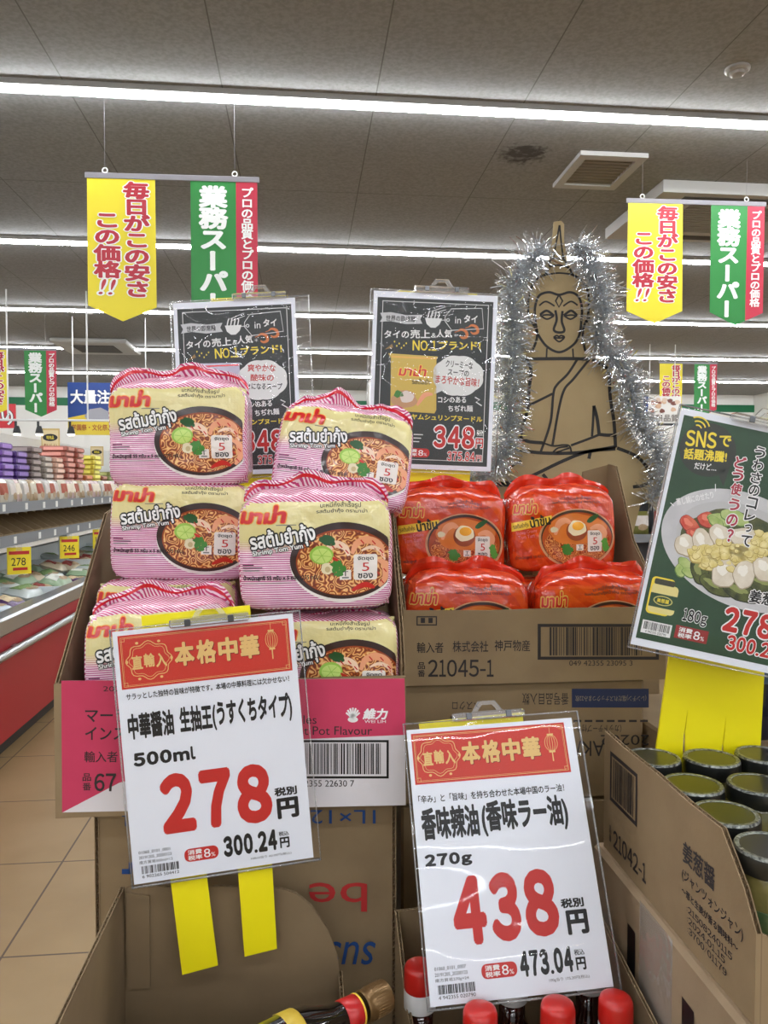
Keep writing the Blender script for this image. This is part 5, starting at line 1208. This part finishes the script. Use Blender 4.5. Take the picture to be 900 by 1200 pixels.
for (x, y, a, b_, m, r_, ly) in [(40, 138, 14, 8, 'tom', 30, 4), (60, 128, 12, 9, 'tom', 10, 4), (50, 150, 12, 7, 'tom', 20, 4), (76, 124, 16, 7, 'let', 0, 4), (92, 118, 18, 8, 'let', 10, 4), (44, 186, 9, 6, 'let', 30, 4), (40, 196, 8, 5, 'let', 60, 4), (52, 196, 9, 5, 'let', 10, 4), (70, 128, 10, 5, 'let', 20, 4), (64, 192, 16, 10, 'egg', 60, 4), (86, 205, 22, 9, 'egg', 20, 4), (120, 206, 26, 10, 'egg', 10, 4), (150, 190, 26, 12, 'egg', 0, 4), (170, 160, 22, 12, 'egg', 60, 4),
        (40, 164, 14, 12, 'chk', 40, 5), (60, 156, 17, 12, 'chk', 60, 5), (80, 144, 16, 12, 'chk', 40, 5), (94, 188, 15, 17, 'chk', 0, 6), (118, 184, 13, 17, 'chk', 0, 6), (142, 172, 16, 14, 'chk', 30, 6), (110, 140, 20, 12, 'chk', 0, 5), (150, 140, 20, 14, 'chk', 0, 5)]:
    pi_ = s.__dict__.setdefault('count', 0); s.count += 1; L2 = ly + pi_ * .04 % 1 * .9
    s.ell(x, y + .6, a + .9, b_ + .9, rim[m], L2, 26, r_, .08, int(x * 7 + y)); s.ell(x, y, a, b_, cols[m], L2 + .02, 26, r_, .08, int(x * 7 + y))
    if m in ('chk', 'egg', 'tom'): s.ell(x - a * .2, y - b_ * .25, a * .5, b_ * .4, lite[m], L2 + .03, 18, r_, .2, int(x))
for (x, y, a, b_) in [(66, 170, 20, 11), (92, 164, 28, 14), (118, 156, 24, 12), (140, 136, 22, 10)]: s.ell(x, y + .8, a + 1, b_ + 1, mrim, 5.95, 30, -12, .1, int(x)); s.ell(x, y, a, b_, cols['mus'], 5.97, 30, -12, .1, int(x))
for (x, y, a, b_) in [(60, 172, 16, 11), (78, 166, 18, 12), (90, 172, 16, 12), (96, 158, 22, 12), (110, 160, 18, 12), (122, 150, 16, 10), (134, 140, 20, 12), (76, 180, 12, 8), (150, 128, 16, 10)]:
    for j in range(7):
        x2, y2 = x + q.uniform(-a, a) * .8, y + q.uniform(-b_, b_) * .8; r2 = q.uniform(2.5, 5.5); L2 = 6 + q.uniform(0, 1.9)
        s.ell(x2, y2 + .4, r2 + .7, r2 * .8 + .6, mrim, L2, 14, 0, .2, j + int(x)); s.ell(x2, y2, r2, r2 * .8, cols['mus'], L2 + .02, 14, 0, .2, j + int(x))
s.mb.build('salad_picture', t)
s = Sheet(fn, lift=.00014); RC = M('poster_plum_text', (170, 46, 66), .45)
for ch, x, y in zip('どう使うの？', (84, 84.5, 86, 87.5, 89, 90.5), (51, 67, 84, 103, 122, 141)): s.text(ch, (x - 7, y - 7.5, x + 7, y + 7.5) if ch != '？' else (x - 4, y - 8, x + 4, y + 8), RC, 8, bold=.035, outline=(WHITE_INK, .06))
for i, ch in enumerate('うわさのコレって'):
    x, y = 105 + i * .9, 34 + i * 15.6; sz = 4.5 if ch == 'っ' else 6.5; s.text(ch, (x - sz, y - sz - .4, x + sz, y + sz + .4), INK, 8, bold=.02, outline=(WHITE_INK, .07))
s.mb.build('vertical_lettering', t)
s = Sheet(fn, lift=.00014); YC = M('jar_cream_picture', (226, 212, 140), .45)
s.rect(9, 209, 38, 255, YEL_INK, 2, r=5); s.rect(11, 217, 44, 253, YC, 3, r=5); s.rect(12.5, 211, 38, 218, M('jar_lid_picture', (60, 60, 44), .45), 4, r=2); s.poly([(11, 229), (44, 229), (44, 246), (11, 246)], EG, 4)
s.ell(27.5, 237, 12, 6, M('jar_label_gold', (196, 190, 110), .45), 5, 24); s.ell(27.5, 237, 10.5, 4.8, EG, 6, 24); s.text('姜葱醤', (20, 234.5, 35, 239.5), YEL_INK, 7, bold=.02); s.mb.build('jar_picture', t)
tax_badge(t, fn, (50, 262, 91, 278), M('badge_dark_red', (150, 40, 40), .45), WHITE_INK, False)
s = Sheet(fn, lift=.00014)
for ch, bx in zip('278', ((104, 226, 125, 257), (126, 226, 146, 257), (147, 226, 168, 257))): s.figures(ch, bx, RED_INK, 9, bold=.05, outline=(WHITE_INK, .05))
s.text('円', (170, 238, 186, 257), RED_INK, 9, bold=.05, outline=(WHITE_INK, .06)); s.mb.build('price_figure', t)
clip(t, k, 108, -2, 92)
P = [fn(*p, 0) for p in ()]
E_ = Euler([R(a) for a in rot], 'XYZ').to_matrix().inverted()
hp = [(800, 500), (915, 520), (905, 700), (897, 765), (890, 900), (886, 950), (852, 950), (848, 874), (851, 838), (846, 876), (842, 950), (806, 950), (803, 860), (806, 830), (801, 862), (797, 950), (764, 950), (768, 885), (785, 765), (795, 640)]
b = MB(); b.prism([(at(x, y, .972).x, at(x, y, .972).z) for x, y in hp], lambda a, z, c: tuple(E_ @ (Vector((a, .972 + c, z)) - Vector(loc))), 0, .003, YPLAST); b.build('yellow_holder', t)

# ================================================================== JARS, BOTTLES, POUCH
LIDG = M('lid_olive_top', (44, 46, 9), .3, coat=.15, var=(30, (36, 39, 8))); LIDK = M('lid_black_top', (26, 26, 26), .3, coat=.2); LIDR = M('lid_black_rim', (22, 24, 22), .3, coat=.6)
SHRINK = M('lid_wrinkle_glints', (150, 154, 148), .3, metal=.6, var=(240, (24, 26, 24)), bump=(300, .6)); JGL = M('jar_paste_glass', (126, 116, 66), .12, coat=.8, var=(46, (92, 90, 48)))  # silver highlights of the wrinkled black lid ring are put into its colour
def make_jar(top):
    t = empty('jar', (0, 0, 0))
    MB().lathe([(.020, 0), (.031, .003), (.033, .01), (.033, .095), (.030, .108), (.029, .116)], JGL, 32).build('glass_body', t, smooth=True)
    MB().lathe([(.0331, .03), (.0334, .031), (.0334, .082), (.0331, .083)], M('jar_label_green', (60, 84, 48), .5, var=(60, (120, 120, 70))), 32).build('label', t, smooth=True)
    b = MB(); b.lathe([(.0300, .112), (.0340, .113), (.0345, .118), (.0345, .126), (.0338, .130)], LIDR, 40)
    b.lathe([(.0338, .130), (.0325, .1325), (.0288, .1325), (.0280, .1312)], SHRINK, 40); auto_smooth(b.build('lid', t), 50)
    b = MB(); b.lathe([(.0282, .1310), (.0281, .1318), (.0, .1318)], LIDG if top else LIDK, 40); b.build('lid_top', t)
    return t
jg, jk = make_jar(True), make_jar(False); ug = uk = 0
for x, y, g, lab in ((.436, .935, 1, 'jar with an olive green lid in the far left corner of the 21042-1 carton'), (.508, .925, 1, 'jar with an olive green lid just left of the right edge of the yellow holder'),
        (.442, .845, 1, 'jar with an olive green lid, second from the far corner along the cut side panel'), (.437, .766, 1, 'jar with an olive green lid nearest to the cut corner of the side panel'),
        (.517, .838, 0, 'jar with a black lid in the second row, behind the nearest jar'), (.439, .688, 0, 'nearest jar, with a black lid, at the right picture edge'), (.58, .93, 0, 'jar with a black lid at the back, beside the dark pouch')):
    src = jg if g else jk
    if g: o = src if ug == 0 else copy_tree(src); ug += 1
    else: o = src if uk == 0 else copy_tree(src); uk += 1
    o.location = (x, y, .9365); o.rotation_euler = (0, 0, rnd.uniform(0, 6)); tag(o, lab, 'jar', 'jars in the 21042-1 carton')
# red capped chilli oil bottles
RCAP = M('cap_red', (196, 30, 24), .35, coat=.3); RNECK = M('collar_white', (222, 222, 222), .35); RBOD = M('bottle_dark_oil', (44, 16, 12), .08, coat=.8); RLAB = M('bottle_label_orange', (196, 120, 40), .5)
def make_oil():
    t = empty('oil_bottle', (0, 0, 0))
    MB().lathe([(.02, 0), (.03, .004), (.031, .012), (.031, .15), (.029, .18), (.02, .215), (.0155, .225), (.0155, .25)], RBOD, 28).build('bottle_body', t, smooth=True)
    MB().lathe([(.0312, .04), (.0316, .041), (.0316, .135), (.0312, .136)], RLAB, 28).build('label', t, smooth=True)
    auto_smooth(MB().lathe([(.0180, .246), (.0188, .247), (.0190, .266), (.0176, .270)], RNECK, 28).build('collar', t), 50)
    b = MB(); prof = [(.0176, .268), (.0186, .270), (.0189, .274), (.0186, .292), (.0170, .2965), (.0130, .2985), (.0, .2990)]; b.lathe(prof, RCAP, 36); auto_smooth(b.build('cap', t), 60)
    return t
ob = make_oil(); uo = 0; ZT = at(563, 1180, .812).z - .299
for px, Y, lab in ((492, .896, 'chilli oil bottle peeking out left of the 438 sign'), (563, .812, 'chilli oil bottle with red cap, leftmost of three along the lower edge'), (654, .812, 'chilli oil bottle with red cap, middle of three along the lower edge'),
        (722, .815, 'chilli oil bottle with red cap, rightmost of three along the lower edge'), (600, .90, 'chilli oil bottle behind the 438 sign, between the left and middle caps'), (690, .91, 'chilli oil bottle behind the lower right corner of the 438 sign')):
    p = at(px, 1150, Y); o = ob if uo == 0 else copy_tree(ob); uo += 1; o.location = (p.x, Y, ZT); tag(o, lab, 'bottle', 'chilli oil bottles under the 438 sign')
# soy sauce bottle lying on its side
pc, pn = at(452, 1166, .845), at(330, 1230, .775)
t = empty('soy_sauce_bottle', (0, 0, 0), label='dark soy sauce bottle with a gold cap lying on its side, at the lower edge', cat='bottle')
ax = (pc - pn).normalized(); qt = Vector((0, 0, 1)).rotation_difference(ax); org = pc - ax * .235; t.location = org; t.rotation_euler = qt.to_euler()
SOYB = M('soy_glass', (14, 10, 8), .06, coat=.9); GCAP = M('cap_gold', (124, 96, 60), .32, metal=.55); SRED = M('soy_label_red', (188, 28, 30), .35, coat=.3)
MB().lathe([(.022, 0), (.030, .004), (.031, .012), (.031, .11), (.028, .135), (.019, .160), (.0155, .178), (.0150, .205)], SOYB, 32).build('bottle_body', t, smooth=True)
b = MB(); b.lathe([(.0160, .176), (.0172, .1765), (.0164, .195), (.0158, .196)], SRED, 32); b.lathe([(.0164, .1955), (.0167, .196), (.0165, .1975), (.0158, .198)], LOGOY, 32)
s = Sheet(lambda x, y, h: ((.0176 + h) * math.cos(x), (.0176 + h) * math.sin(x), y), b, lift=.0003); o_ = b.build('neck_label', t, smooth=True)
b = MB(); b.lathe([(.0305, .104), (.0313, .105), (.0306, .122), (.0290, .124)], M('soy_label_yellow', (206, 176, 60), .4), 32); b.lathe([(.0312, .02), (.0315, .021), (.0315, .075), (.0312, .076)], M('soy_label_cream', (222, 206, 160), .5), 32); b.build('body_label', t, smooth=True)
b = MB(); b.lathe([(.0155, .203), (.0166, .204), (.0168, .207), (.0162, .209), (.0172, .212), (.0175, .230), (.0168, .2345), (.0, .2350)], GCAP, 36)
for i in range(36):
    a = 2 * math.pi * i / 36; b.box(.0170 * math.cos(a) - .0005, .0170 * math.cos(a) + .0005, .0170 * math.sin(a) - .0005, .0170 * math.sin(a) + .0005, .213, .229, GCAP)
auto_smooth(b.build('cap', t), 40)
# dark pouch at the right edge
p = at(925, 895, 1.09)
pz = pillow(.16, .07, .24, M('pouch_navy', (30, 36, 54), .25, coat=.6, bump=(30, .5)), 'food_pouch', 44, M('pouch_print_teal', (70, 90, 110), .4))
pz.location = (p.x, 1.09, 1.0305); tag(pz, 'dark navy pouch at the right picture edge beside the yellow holder', 'pouch')
t = empty('brown_carton', (.66, 1.16, .55), label='brown carton behind the jars, carrying the dark navy pouch', cat='carton')
b = MB(); b.bbox(-.115, .17, -.15, .2, 0, .48, CARD, .004); b.build('body', t)
